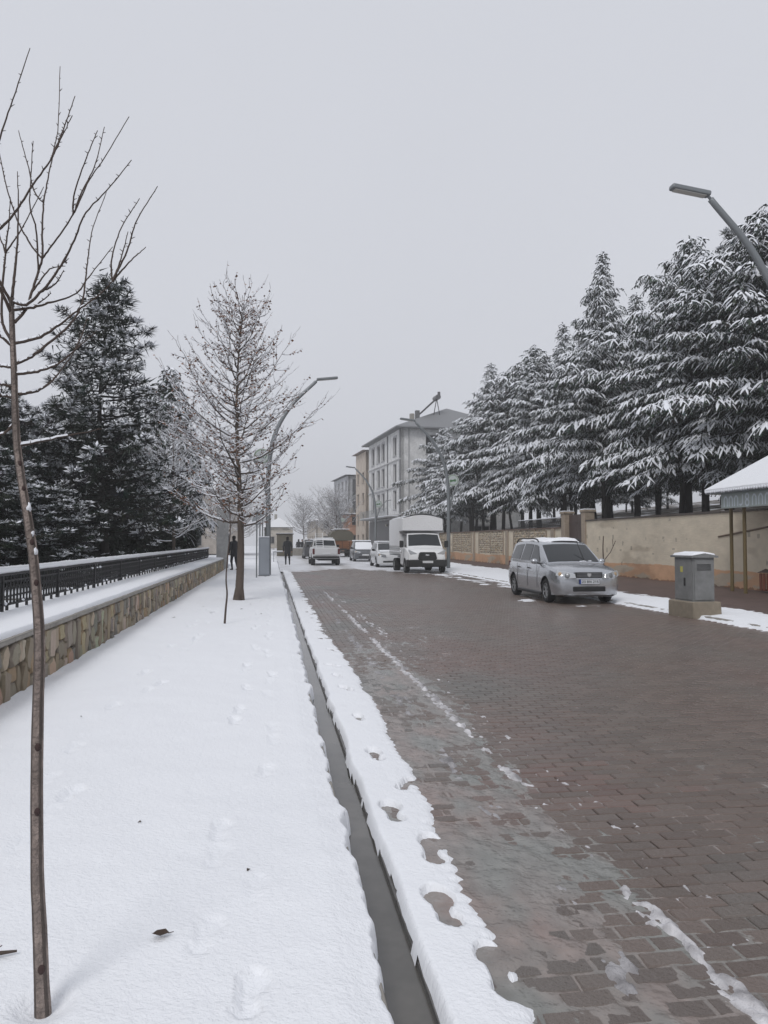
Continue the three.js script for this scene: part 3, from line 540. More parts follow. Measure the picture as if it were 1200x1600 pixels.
const YOUNG_BRANCHES = [[0,[[-0.863,2.414,-2.69],[-0.86,2.515,-2.705],[-0.859,2.608,-2.718],[-0.865,2.758,-2.74],[-0.875,2.872,-2.756]]],[0,[[-0.857,2.371,-2.69],[-0.801,2.388,-2.707],[-0.749,2.412,-2.723],[-0.672,2.455,-2.747],[-0.642,2.51,-2.762],[-0.565,2.642,-2.798]]],[0,[[-0.851,2.259,-2.69],[-0.762,2.277,-2.662],[-0.7,2.312,-2.64],[-0.639,2.354,-2.616],[-0.56,2.404,-2.586],[-0.517,2.442,-2.567]]],[1,[[-0.517,2.442,-2.567],[-0.523,2.502,-2.573],[-0.499,2.619,-2.585],[-0.441,2.735,-2.598]]],[1,[[-0.517,2.442,-2.567],[-0.465,2.544,-2.541],[-0.439,2.622,-2.522],[-0.368,2.732,-2.492]]],[1,[[-0.517,2.442,-2.567],[-0.467,2.522,-2.595],[-0.422,2.58,-2.617]]],[1,[[-0.517,2.442,-2.567],[-0.495,2.513,-2.574],[-0.474,2.616,-2.585]]],[0,[[-0.846,2.191,-2.69],[-0.808,2.219,-2.712],[-0.76,2.276,-2.744],[-0.697,2.362,-2.787],[-0.671,2.436,-2.816],[-0.668,2.55,-2.856],[-0.667,2.636,-2.885],[-0.663,2.745,-2.921],[-0.627,2.918,-2.979]]],[0,[[-0.843,2.156,-2.69],[-0.771,2.163,-2.671],[-0.71,2.183,-2.655],[-0.649,2.227,-2.635],[-0.572,2.291,-2.608]]],[1,[[-0.649,2.227,-2.635],[-0.629,2.282,-2.647],[-0.615,2.356,-2.662]]],[0,[[-0.838,2.088,-2.69],[-0.786,2.109,-2.726],[-0.752,2.146,-2.753],[-0.72,2.208,-2.788],[-0.668,2.326,-2.849]]],[0,[[-0.854,2.328,-2.69],[-0.827,2.379,-2.711],[-0.814,2.448,-2.734],[-0.802,2.529,-2.76],[-0.795,2.58,-2.777],[-0.806,2.682,-2.808],[-0.813,2.797,-2.843],[-0.809,2.895,-2.872],[-0.8,3.028,-2.91],[-0.794,3.119,-2.936],[-0.81,3.409,-3.014]]],[1,[[-0.795,2.58,-2.777],[-0.752,2.628,-2.756],[-0.677,2.724,-2.718],[-0.619,2.826,-2.679],[-0.573,2.88,-2.656],[-0.478,3.011,-2.601]]],[1,[[-0.677,2.724,-2.718],[-0.656,2.804,-2.733],[-0.62,2.907,-2.753],[-0.595,3.065,-2.782]]],[1,[[-0.681,2.715,-2.718],[-0.672,2.777,-2.696],[-0.622,2.892,-2.653],[-0.583,2.968,-2.624]]],[0,[[-0.86,2.397,-2.69],[-0.816,2.386,-2.675],[-0.761,2.423,-2.65],[-0.696,2.491,-2.614],[-0.64,2.573,-2.575],[-0.601,2.645,-2.541],[-0.523,2.714,-2.499],[-0.442,2.792,-2.452]]],[1,[[-0.795,2.58,-2.777],[-0.852,2.652,-2.809],[-0.909,2.757,-2.849],[-0.961,2.897,-2.898],[-0.993,3.007,-2.934],[-1.038,3.154,-2.982]]],[0,[[-0.864,2.354,-2.69],[-0.915,2.552,-2.582],[-0.86,2.589,-2.553],[-0.805,2.632,-2.521],[-0.739,2.705,-2.475],[-0.675,2.768,-2.431],[-0.638,2.818,-2.398],[-0.598,2.872,-2.363]]],[1,[[-0.675,2.768,-2.431],[-0.655,2.829,-2.437],[-0.642,2.873,-2.442],[-0.614,2.983,-2.454]]],[1,[[-0.802,2.529,-2.76],[-0.804,2.668,-2.73],[-0.819,2.732,-2.715],[-0.812,2.828,-2.693],[-0.799,2.939,-2.668]]],[1,[[-0.813,2.807,-2.843],[-0.843,2.838,-2.854],[-0.88,2.953,-2.885],[-0.927,3.102,-2.924]]],[0,[[-0.86,2.246,-2.69],[-0.894,2.279,-2.672],[-0.954,2.335,-2.64],[-0.981,2.431,-2.602]]],[0,[[-0.859,2.177,-2.69],[-0.902,2.185,-2.703],[-1.012,2.231,-2.738],[-1.086,2.352,-2.778]]],[0,[[-0.855,2.111,-2.69],[-0.89,2.117,-2.671],[-0.976,2.121,-2.624],[-1.028,2.183,-2.578]]],[0,[[-0.852,2.077,-2.69],[-0.899,2.084,-2.7],[-0.994,2.089,-2.72]]],[0,[[-0.845,1.993,-2.69],[-0.903,1.953,-2.719],[-1.034,1.949,-2.769]]],[0,[[-0.868,2.397,-2.69],[-0.911,2.498,-2.664],[-0.93,2.691,-2.619],[-0.871,2.891,-2.571],[-0.825,3.004,-2.542],[-0.764,3.154,-2.504]]],[0,[[-0.865,2.267,-2.69],[-0.899,2.332,-2.711],[-0.917,2.534,-2.767],[-0.919,2.594,-2.784],[-0.944,2.663,-2.803],[-0.988,2.835,-2.85]]],[1,[[-0.919,2.594,-2.784],[-0.88,2.675,-2.801],[-0.812,2.86,-2.838]]],[1,[[-0.919,2.594,-2.784],[-0.905,2.698,-2.773],[-0.899,2.784,-2.764]]],[0,[[-0.831,1.917,-2.69],[-0.726,1.954,-2.76],[-0.6,1.999,-2.838]]],[1,[[-0.696,2.491,-2.614],[-0.679,2.521,-2.625],[-0.676,2.514,-2.628]]],[1,[[-0.761,2.423,-2.65],[-0.714,2.448,-2.639],[-0.684,2.492,-2.627]]],[1,[[-0.801,2.388,-2.707],[-0.771,2.418,-2.716],[-0.749,2.443,-2.723]]],[1,[[-0.814,2.448,-2.734],[-0.759,2.538,-2.755],[-0.715,2.553,-2.765]]]];
function snowAlong(S, pts, rad, k, r, min = 0.35, lift = 0.008) { // snow lying on the upper side of limbs that are not too steep
  for (let i = 0; i < pts.length - 1; i++) {
    const a = pts[i], b = pts[i + 1], d = b.clone().sub(a), L = d.length(); if (L < 1e-4) continue; d.normalize();
    if (Math.hypot(d.x, d.z) < min || r() > k) continue;
    const s = d.clone().cross(V(0, 1, 0)).normalize(), ra = Math.max(rad[i], 0.003) * 1.05, rb = Math.max(rad[i + 1], 0.003) * 1.05, h = 0.7 * ra + lift;
    const q = (p, w, y) => p.clone().addScaledVector(s, w).add(V(0, y, 0));
    const A = [q(a, -ra, ra * 0.4), q(a, 0, ra + h), q(a, ra, ra * 0.4)], B = [q(b, -rb, rb * 0.4), q(b, 0, rb + h), q(b, rb, rb * 0.4)];
    S.quad(A[0], A[1], B[1], B[0]); S.quad(A[1], A[2], B[2], B[1]); S.tri(A[0], A[2], A[1]); S.tri(B[0], B[1], B[2]);
  }
}
{ // young bare tree standing in the sidewalk
  const t = thing('young_tree', 'slim bare young tree rising from the sidewalk snow, thin upswept branches', 'tree', [0, 0, 0]), r = rng(17), B = new MB(), S = new TB(), W = new MB();
  const tp = curve([V(-0.727, -0.01, -2.69), ...YOUNG_TRUNK.map(p => V(...p))], 60), tr = tp.map((_, i) => lerp(0.026, 0.0085, (i / 60) ** 0.9) * (1 + 0.10 * fbm(i * 0.5, 3, 2)) + 0.006 * Math.exp(-i / 2.2)); tp.forEach((p, i) => { p.x += 0.004 * fbm(i * 0.23, 9, 2); });
  B.tube(tp, tr, 12);
  const trunkMat = mat([1, 1, 1], 0.85, { bumpMap: tGrain4, bumpScale: 0.012, map: tex(256, (u, v) => { const k = 0.50 + 0.26 * (nFine(u, v * 0.4) - 0.5) + 0.25 * (nMott(u, v) - 0.5); return [k * 1.02, k * 0.93, k * 0.88]; }, 3, true) });
  B.build('trunk', trunkMat, t);
  const knotMat = mat([0.05, 0.03, 0.028], 0.9); for (const i of [7, 17, 20, 30, 34, 40, 43]) { const p = tp[i]; new MB().sphere(p.x + 0.006, p.y, p.z + tr[i] * 0.85, tr[i] * 0.5, tr[i] * 0.7, tr[i] * 0.35, 8, 6).build('knot', knotMat, t); }
  for (const [lvl, pts] of YOUNG_BRANCHES) {
    const c = curve(pts.map(p => V(...p)), Math.max(10, pts.length * 5)), n = c.length - 1, r0 = lvl ? 0.0034 : 0.0056, rad = c.map((_, i) => lerp(r0, 0.0013, i / n));
    c.forEach((p, i) => { if (i && i < n) { p.x += 0.004 * fbm(i * 0.9, pts[0][1] * 9, 2); p.y += 0.006 * fbm(i * 0.8, pts[0][0] * 11, 2); } });
    W.tube(c, rad, 5);
    for (let i = 2; i < n; i++) if (r() < 0.75) { const a = r() * 6.28, q = c[i], e = V(Math.cos(a), 0.6, Math.sin(a)).normalize(); W.bar(q, q.clone().addScaledVector(e, 0.004 + 0.012 * r()), 0.0018, 0.0008, 4); } // buds and spurs
    snowAlong(S, c.slice(0, Math.floor(n * 0.7)), rad, 0.7, r, 0.8, 0.0015);
  }
  W.build('branches', M.twig, t); tag(mesh('snow', S.geo(), M.snowTree, t), null, null, null, 'stuff');
  for (const [i, k] of [[33, 0.9], [35, 0.6], [38, 1]]) { const p = tp[i], sg = new THREE.SphereGeometry(1, 10, 8); { const q = sg.attributes.position; for (let j = 0; j < q.count; j++) { const f = 1 + 0.7 * N3(q.getX(j) * 1.7 + i, q.getY(j) * 1.7, q.getZ(j) * 1.7); q.setXYZ(j, q.getX(j) * f, q.getY(j) * f, q.getZ(j) * f); } sg.computeVertexNormals(); } new MB().add(sg, new THREE.Matrix4().compose(V(p.x + 0.012, p.y, p.z + tr[i] * 0.6), new THREE.Quaternion(), V(0.007 * k, 0.014 * k, 0.008))).build('snow', M.snowTree, t); }
}
function bareTree(seed, o) { // twiggy street tree: leader, ascending limbs, fine twigs, dry leaves, snow on the upper sides
  const { H, base, R, rTrunk, limbs, snowK, leaves, peak = 0.22, twigL = 1, steps = 0.16 } = o, r = rng(seed), B = new MB(), S = new TB(), L = new TB(), Tw = new TB();
  const thin = (pts, rad) => { const g = tubeGeo(pts, rad, 3), p = g.attributes.position, ix = g.index; for (let i = 0; i < ix.count; i += 3) { const v = k => V(p.getX(ix.getX(i + k)), p.getY(ix.getX(i + k)), p.getZ(ix.getX(i + k))); Tw.tri(v(0), v(1), v(2)); } };
  const at = h => V(0.06 * Math.sin(h * 0.9 + seed), h, 0.05 * Math.cos(h * 0.8)), tp = range(0, H, 24).map(at); B.tube(tp, tp.map((_, i) => Math.max(0.006, rTrunk * (1 - 0.97 * (i / 24) ** 0.8) + (i === 0 ? rTrunk * 0.35 : 0))), 9);
  const leaf = p => { if (r() < leaves) { const a = r() * 6.28, l = 0.035 + 0.03 * r(), u = V(Math.cos(a), -0.8, Math.sin(a)).normalize().multiplyScalar(l * 1.3), w = V(-Math.sin(a), 0.2, Math.cos(a)).multiplyScalar(l * 0.6), k = 0.6 + 0.8 * r(), c = [0.19 * k, 0.095 * k, 0.055 * k], m = p.clone().addScaledVector(u, 0.5); L.quad(p, m.clone().add(w), p.clone().add(u), m.clone().sub(w), c); } };
  const twig = (p, dir, len, rad, depth) => {
    const up = 0.45 + 0.3 * r(), n = 4, c = []; for (let i = 0; i <= n; i++) { const u = i / n; c.push(p.clone().addScaledVector(dir, len * u).add(V((r() - 0.5) * 0.03, up * len * u * u * 0.6, (r() - 0.5) * 0.03))); }
    const rd = c.map((_, i) => lerp(rad, Math.max(0.003, rad * 0.35), i / n)); thin(c, rd); snowAlong(S, c, rd.map(q => q * 1.3), snowK, r, 0.3);
    for (let i = 1; i <= n; i++) { if (r() < 0.5) leaf(c[i]); if (depth > 0 && r() < 0.85) { const a = (r() < 0.5 ? -1 : 1) * (0.5 + 0.6 * r()), d2 = dir.clone().applyAxisAngle(V(0, 1, 0), a).add(V(0, 0.3 * r(), 0)).normalize(); twig(c[i], d2, len * (0.35 + 0.35 * r()), rad * 0.6, depth - 1); } }
  };
  let az = r() * 6; for (let k = 0; k < limbs; k++) {
    const t = ((k + r()) / limbs) ** 0.85, h = lerp(base, H * 0.96, t); az += 2.399 + (r() - 0.5);
    const prof = t < peak ? lerp(0.8, 1, t / peak) : (1 - (t - peak) / (1 - peak)) ** (o.pw ?? 0.72), len = R * prof * (0.35 + 0.85 * r()) + 0.25, d = V(Math.cos(az), 0, Math.sin(az)), asc = lerp(o.low ?? 0.12, 1.1, t) + (r() - 0.5) * 0.5, n = 7, c = [];
    for (let i = 0; i <= n; i++) { const u = i / n; c.push(at(h).addScaledVector(d, len * u * (1 - 0.12 * u * asc)).add(V((r() - 0.5) * 0.06, len * (asc * u * 0.6 + 0.55 * u * u), (r() - 0.5) * 0.06))); }
    const r0 = rTrunk * 0.30 * (1 - 0.6 * t), rd = c.map((_, i) => lerp(r0, 0.005, i / n)); B.tube(c, rd, 5); snowAlong(S, c, rd, snowK * 1.1, r, 0.4);
    for (let u = 0.18; u < 1; u += steps * (t < 0.4 ? 0.75 : 1.1) / len) { const f = u * n, i = Math.min(n - 1, Math.floor(f)), p = c[i].clone().lerp(c[i + 1], f - i), a = (r() < 0.5 ? -1 : 1) * (0.5 + 0.8 * r()); twig(p, d.clone().applyAxisAngle(V(0, 1, 0), a).add(V(0, (r() - 0.25) * 0.7, 0)).normalize(), twigL * (0.25 + 0.4 * r()) * (0.6 + 0.4 * prof), o.twR ?? 0.007, 1); }
    twig(c[n], d.clone().add(V(0, 0.8, 0)).normalize(), 0.4, 0.006, 1);
  }
  return { trunk: B.geo(), twigs: Tw.geo(), leaves: L.p.length ? L.geo() : null, snow: S.geo() };
}
function bareThing(name, label, parts, pos, turn, scale = 1, bark = M.bark, group) {
  const t = thing(name, label, 'tree', pos, turn, group); if (Array.isArray(scale)) t.scale.set(...scale); else t.scale.setScalar(scale);
  const tr = mesh('trunk', parts.trunk, bark, t); mesh('twigs', parts.twigs, M.twig, t); if (parts.leaves) mesh('leaves', parts.leaves, M.vcol, t); tag(mesh('snow', parts.snow, M.snowTree, t), null, null, null, 'stuff'); return t;
}
{
  const P = bareTree(88, { H: 7.85, base: 1.8, R: 1.5, rTrunk: 0.115, limbs: 78, snowK: 0.62, leaves: 0.6, low: -0.12, steps: 0.13, twigL: 1.0, peak: 0.34, pw: 0.9 });
  bareThing('street_tree', 'bare twiggy street tree with a few dry leaves on the snowy sidewalk', P, [-0.85, 0.09, -19.98], 0.4);
  const Q = bareTree(99, { H: 6.6, base: 1.0, R: 2.5, rTrunk: 0.09, limbs: 60, snowK: 1.0, leaves: 0.05, low: 0.02, peak: 0.3, twigL: 1.2, steps: 0.22 });
  bareThing('garden_tree', 'bare spreading tree with snow-laden level branches behind the railing', Q, [-3.95, 0.5, -32], 1.2, [1, 0.95, 1]);
  const F = bareTree(123, { H: 7.5, base: 1.8, R: 3.0, rTrunk: 0.12, limbs: 70, snowK: 0.5, leaves: 0.0, twigL: 1.5, peak: 0.4, steps: 0.26, twR: 0.016 });
  const f0 = bareThing('far_tree', 'frosty bare tree at the far end of the street beside the orange house', F, [8.6, 0, -104], 0, 1.0, M.bark, 'bare trees at the far end of the street');
  copy(f0, 'frosty bare tree at the far end beyond the hooded truck', [9.5, 0, -122], 1, 1.25); copy(f0, 'frosty bare tree beyond the far white van', [5.6, 0, -138], 2, 1.2); copy(f0, 'frosty bare tree in haze behind the far tan kiosk', [-3.5, 0, -95], 3, 1.0); copy(f0, 'frosty bare tree beside the hazy grey house', [-5, 0, -75], 4, 0.9);
  // thin sapling used as stake, and twigs behind the silver car
  const s = new MB(); s.tube(curve([V(0, 0, 0), V(0.02, 0.3, 0), V(0.04, 0.55, 0), V(0.02, 0.8, 0), V(0.05, 1.3, 0), V(0.09, 1.7, 0), V(0.06, 2.3, 0.03)], 24), range(0.021, 0.007, 24), 7);
  const st = thing('sapling', 'thin dark sapling stem in the snow before the street tree', 'sapling', [-0.85, 0.08, -14.4]); s.build('stem', M.twig, st); new MB().tube([V(0.07, 1.7, 0), V(0.2, 2.0, 0.1), V(0.25, 2.4, 0.1)], [0.006, 0.004, 0.002], 5).tube([V(0.06, 1.9, 0), V(-0.1, 2.2, 0.05), V(-0.12, 2.5, 0.1)], [0.005, 0.004, 0.002], 5).build('twig', M.twig, st);
  const s2 = thing('cut_sapling', 'sapling with lopped twigs behind the silver car', 'sapling', [10.15, 0.05, -22.6]);
  new MB().tube(curve([V(0, 0, 0), V(0.02, 0.7, 0), V(0.0, 1.3, 0), V(0.02, 1.7, 0)], 12), range(0.025, 0.014, 12), 6).build('stem', M.twig, s2);
  new MB().tube([V(0, 0.9, 0), V(0.25, 1.2, 0), V(0.42, 1.55, 0)], [0.014, 0.012, 0.01], 5).tube([V(0.33, 1.35, 0), V(0.32, 1.6, 0)], [0.01, 0.008], 5).build('branch', M.twig, s2);
}

// ---------------------------------------------------------------- long wall across the street
const nWall = octaves(210, [4, 9, 20, 45], [0.4, 0.3, 0.2, 0.1]);
const wallTex = (() => { // cream paint over a salmon base coat that has flaked bare low down; v = 0..1 over 2.6 m of height
  const W = 1024, H = 256, d = new Uint8Array(W * H * 4), r = rng(3), spots = Array.from({ length: 40 }, () => [r(), 0.25 + 0.7 * r(), 0.002 + 0.004 * r(), 0.01 + 0.03 * r()]);
  for (let j = 0; j < H; j++) for (let i = 0; i < W; i++) {
    const u = i / W, v = j / H, n = nWall(u, v * 0.25), f = nFine(u * 2, v * 0.5), edge = 0.27 + 0.10 * (nWall(u, 0.3) - 0.5) + 0.05 * (f - 0.5);
    let c = v > edge ? [0.84, 0.795, 0.715] : [0.80, 0.64, 0.51];
    if (v < edge - 0.03) { const m = smooth(0.55, 0.66, nWall(u * 2, v + 0.37)); c = c.map((q, k) => lerp(q, [0.72, 0.67, 0.60][k], m)); }
    const m2 = smooth(0.56, 0.70, nWall(u + 0.4, v * 0.5)); c = c.map((q, k) => lerp(q, q * [0.88, 0.87, 0.86][k], m2));
    if (v < 0.06 + 0.08 * (nFine(u * 4, 0.2) - 0.5)) c = c.map((q, k) => q * [0.72, 0.68, 0.66][k]); // mud splashed along the foot
    for (const [su, sv, sw, sh] of spots) if (Math.abs(u - su) < sw && Math.abs(v - sv) < sh && f > 0.45) c = c.map(q => q * 0.82);
    const q = 0.95 + 0.14 * (f - 0.5), k = (j * W + i) * 4; for (let m = 0; m < 3; m++) d[k + m] = clamp(c[m] * q * 255, 0, 255); d[k + 3] = 255;
  }
  const t = new THREE.DataTexture(d, W, H); t.wrapS = THREE.RepeatWrapping; t.magFilter = THREE.LinearFilter; t.minFilter = THREE.LinearMipmapLinearFilter; t.generateMipmaps = true; t.colorSpace = THREE.SRGBColorSpace; t.needsUpdate = true; return t;
})();
const wallMat = mat([1, 1, 1], 0.9, { map: wallTex, bumpMap: tGrain4, bumpScale: 0.006 });
function wallUV(g, y0 = 0.0, len = 16) { const p = g.attributes.position, uv = g.attributes.uv; for (let i = 0; i < p.count; i++) uv.setXY(i, -p.getZ(i) / len + p.getX(i) * 0.05, clamp((p.getY(i) - y0) / 2.6, 0.01, 0.99)); return g; }
{
  const w = thing('cream_wall', 'long plain cream wall with flaking salmon base behind the bus shelter', 'wall', [0, 0, 0]);
  const g = new MB().box(15.2, 1.25, -15.5, 0.36, 2.6, 40).geo(); mesh('wall', wallUV(g), wallMat, w);
  const c = new MB(); for (let z = 4; z > -35.4; z -= 2) c.rbox(15.2, 2.575, z - 0.99, 0.46, 0.07, 1.96, 0.01); c.build('coping', mat([0.10, 0.085, 0.075], 0.9, { map: tMottle }), w);
  new MB().bar(V(15.01, 1.74, -24.2), V(15.0, 2.02, -21.6), 0.03, 0.03, 6).bar(V(15.0, 2.02, -21.6), V(15.0, 2.3, -19.5), 0.03, 0.03, 6).build('pipe', mat([0.14, 0.10, 0.07], 0.7), w);
}
const tan = mat([0.38, 0.31, 0.24], 0.9, { map: tMottle, bumpMap: tGrain4, bumpScale: 0.006 });
{
  const w = thing('panelled_wall', 'cream wall with rough stone panels behind the white box truck', 'wall', [0, 0, 0]);
  const g = new MB().box(15.24, 1.1, -64, 0.36, 2.3, 51.2).geo(); mesh('wall', wallUV(g, 0, 13), wallMat, w);
  const c = new MB(); for (let z = -38.5; z > -89; z -= 2) c.rbox(15.24, 2.285, z - 0.99, 0.5, 0.08, 1.97, 0.012); c.build('coping', mat([0.16, 0.11, 0.085], 0.9, { map: tMottle }), w);
  const r = rng(515);
  for (const [d0, d1] of [[40.9, 46.6], [48.9, 54.8], [57.1, 63.0], [65.5, 71.5], [74, 80]]) {
    const T = new TB();
    for (let d = d0; d < d1; d += 0.2) for (let y = 0.75; y < 2.15; y += 0.15) { // irregular small stones, proud of the wall
      const cz = d + 0.1 + (r() - 0.5) * 0.06, cy = y + 0.075 + (r() - 0.5) * 0.05, k = 0.6 + 0.8 * r(), tone = STONE_TONES[Math.floor(r() * 7)].map(v => v * k * 0.75), n = 6, o = [], x = 15.045 - 0.03 * r();
      for (let i = 0; i < n; i++) { const a = (i + r() * 0.6) / n * 6.283; o.push([Math.cos(a) * (0.075 + 0.025 * r()), Math.sin(a) * (0.055 + 0.02 * r())]); }
      for (let i = 0; i < n; i++) { const [a, b] = o[i], [e, f] = o[(i + 1) % n]; T.tri(V(x, cy, -cz), V(x, cy + b * 0.8, -cz - a * 0.8), V(x, cy + f * 0.8, -cz - e * 0.8), tone); T.quad(V(x, cy + b * 0.8, -cz - a * 0.8), V(15.07, cy + b, -cz - a), V(15.07, cy + f, -cz - e), V(x, cy + f * 0.8, -cz - e * 0.8), tone); }
    }
    tag(mesh('stone_panel', T.geo(), M.stone, w), null, null, null, 'stuff');
    const m = (d0 + d1) / 2; new MB().rbox(15.04, 1.42, -d0 + 0.06, 0.06, 1.5, 0.12, 0.01).rbox(15.04, 1.42, -d1 - 0.06, 0.06, 1.5, 0.12, 0.01).rbox(15.04, 1.42, -m, 0.05, 1.5, 0.08, 0.01).build('panel_frame', tan, w);
  }
  for (let d = 39.8; d < 88; d += 8.2) new MB().rbox(15.03, 1.15, -d + 0.0, 0.1, 2.2, 0.0 + 0.5, 0.015).build('pilaster', tan, w);
}
{ // railing on the wall beside the gate
  const f = thing('wall_railing', 'dark openwork railing with snow on the wall beside the gate', 'railing', [15.24, 2.32, 0]);
  new MB().box(0, 0.50, -42.5, 0.03, 0.03, 7.6).build('top_rail', M.iron, f); new MB().box(0, 0.08, -42.5, 0.03, 0.03, 7.6).build('bottom_rail', M.iron, f);
  for (let d = 38.8; d < 46.3; d += 0.15) new MB().box(0, 0.29, -d, 0.018, 0.4, 0.018).build('baluster', M.iron, f);
  const rg = new MB(); for (let d = 38.87; d < 46.2; d += 0.15) rg.add(new THREE.TorusGeometry(0.055, 0.009, 4, 8).rotateY(Math.PI / 2).translate(0, 0.3 + 0.07 * Math.sin(d * 20), -d)); tag(rg.build('scroll_work', M.iron, f), null, null, null, 'stuff');
  new MB().rbox(0, 0.53, -42.5, 0.06, 0.04, 7.5, 0.015).build('snow', M.snowTree, f);
}
{ // gate: two tan pillars with a brown metal door between
  const g = thing('gate', 'brown sheet-metal gate between two tan pillars in the wall', 'gate', [15.2, 0, -36.95]);
  for (const z of [1.42, -1.22]) { const p = new MB().rbox(0, 1.5, z, 0.5, 3.0, 0.46, 0.02).build('pillar', tan, g); new MB().rbox(0, 3.05, z, 0.62, 0.1, 0.58, 0.02).build('cap', tan, p); new MB().rbox(0, 3.13, z, 0.58, 0.05, 0.54, 0.02).build('snow', M.snowTree, p); }
  const dm = mat([0.055, 0.034, 0.028], 0.6); for (const z of [0.62, -0.42]) { const p = new MB().rbox(0.02, 1.5, z, 0.06, 2.85, 1.02, 0.01).build('door_leaf', dm, g); for (const y of [0.5, 1.5, 2.5]) new MB().box(-0.02, y, z, 0.03, 0.05, 0.96).build('rail', dm, p); new MB().sphere(-0.05, 1.15, z + (z > 0 ? -0.45 : 0.45), 0.03, 0.03, 0.03).build('handle', M.galv, p); }
}
{ // bus shelter
  const s = thing('bus_shelter', 'bus shelter with snowy hipped roof, blue name band and ochre posts', 'shelter', [0, 0, 0]);
  const X0 = 13.3, X1 = 15.0, Z0 = -17.0, Z1 = -22.1, E = 3.08, ry = 4.05, post = mat([0.16, 0.115, 0.045], 0.6, { map: tMottle });
  for (const [x, z] of [[13.8, -20.9], [14.05, -21.95], [13.8, -17.8], [14.62, -17.8]]) new MB().cyl(x, 1.55, z, 0.055, 0.055, 3.1, 10).build('post', post, s);
  const hip = (e, dy, t) => { const a = [V(X0 - e, E + dy, Z0 + e), V(X1 + e, E + dy, Z0 + e), V(X1 + e, E + dy, Z1 - e), V(X0 - e, E + dy, Z1 - e)], xm = (X0 + X1) / 2 + 0.15, p = [V(xm, ry + dy, Z0 - 1.4), V(xm, ry + dy, Z1 + 1.9)], T = new TB();
    T.quad(a[0], a[3], p[1], p[0]); T.tri(a[3], a[2], p[1]); T.quad(a[2], a[1], p[0], p[1]); T.tri(a[1], a[0], p[0]); const b = a.map(q => q.clone().add(V(0, -t, 0))); for (let i = 0; i < 4; i++) { const j = (i + 1) % 4; T.quad(a[i], b[i], b[j], a[j]); } T.quad(b[0], b[1], b[2], b[3]); return T.geo(); };
  mesh('roof', hip(0, 0, 0.05), mat([0.14, 0.16, 0.17], 0.5), s); mesh('snow', hip(0.02, 0.10, 0.09), M.snow, s);
  const ic = new MB(), r = rng(6); for (let z = Z1 + 0.05; z < Z0; z += 0.12) ic.sphere(X0 - 0.01, E + 0.01, z, 0.03, 0.035 + 0.02 * r(), 0.05, 6, 5); tag(ic.build('snow_fringe', M.snowTree, s), null, null, null, 'stuff');
  // name band: worn white letter shapes on pale blue
  const cv = document.createElement('canvas'); cv.width = 1024; cv.height = 96; const q = cv.getContext('2d'); q.fillStyle = '#9fa8a6'; q.fillRect(0, 0, 1024, 96); q.fillStyle = '#8b9696'; q.fillRect(0, 0, 1024, 16);
  q.strokeStyle = '#c2cbd1'; q.lineWidth = 11; const arch = (x, w) => { q.beginPath(); q.moveTo(x, 88); q.lineTo(x, 46); q.quadraticCurveTo(x + w / 2, 14, x + w, 46); q.lineTo(x + w, 88); q.stroke(); };
  arch(30, 34); arch(84, 34); arch(140, 34); q.beginPath(); q.moveTo(222, 24); q.lineTo(222, 70); q.quadraticCurveTo(210, 90, 190, 78); q.stroke();
  q.beginPath(); q.arc(268, 38, 15, 0, 6.3); q.stroke(); q.beginPath(); q.arc(268, 72, 17, 0, 6.3); q.stroke(); for (const x of [320, 380, 440]) arch(x, 34);
  const t = new THREE.CanvasTexture(cv); t.colorSpace = THREE.SRGBColorSpace; const g = new THREE.PlaneGeometry(4.9, 0.5); g.rotateY(-Math.PI / 2); g.translate(13.545, 2.83, -19.2);
  new MB().rbox(13.6, 2.83, -19.2, 0.08, 0.52, 5.0, 0.01).build('name_band', mat([0.34, 0.37, 0.37], 0.5), s); mesh('lettering', g, mat([1, 1, 1], 0.6, { map: t }), s);
  new MB().rbox(14.65, 0.45, -19.2, 0.35, 0.05, 2.4, 0.01).box(14.65, 0.24, -18.3, 0.3, 0.4, 0.05).box(14.65, 0.24, -20.1, 0.3, 0.4, 0.05).build('bench', mat([0.14, 0.05, 0.035], 0.6), s);
  const bin = thing('litter_bin', 'small rusty-red wooden litter bin before the cream wall by the shelter', 'bin', [14.6, 0.05, -21.1]), bm = mat([0.16, 0.045, 0.025], 0.7);
  for (let i = 0; i < 10; i++) { const a = i / 10 * 6.283; new MB().rbox(0.17 * Math.cos(a), 0.32, 0.17 * Math.sin(a), 0.02, 0.5, 0.085, 0.006, -a).build('slat', bm, bin); } new MB().cyl(0, 0.08, 0, 0.14, 0.14, 0.04, 12).build('bottom', M.iron, bin); new MB().add(new THREE.ConeGeometry(0.24, 0.12, 12).translate(0, 0.66, 0)).build('lid', mat([0.05, 0.03, 0.025], 0.7), bin);
}
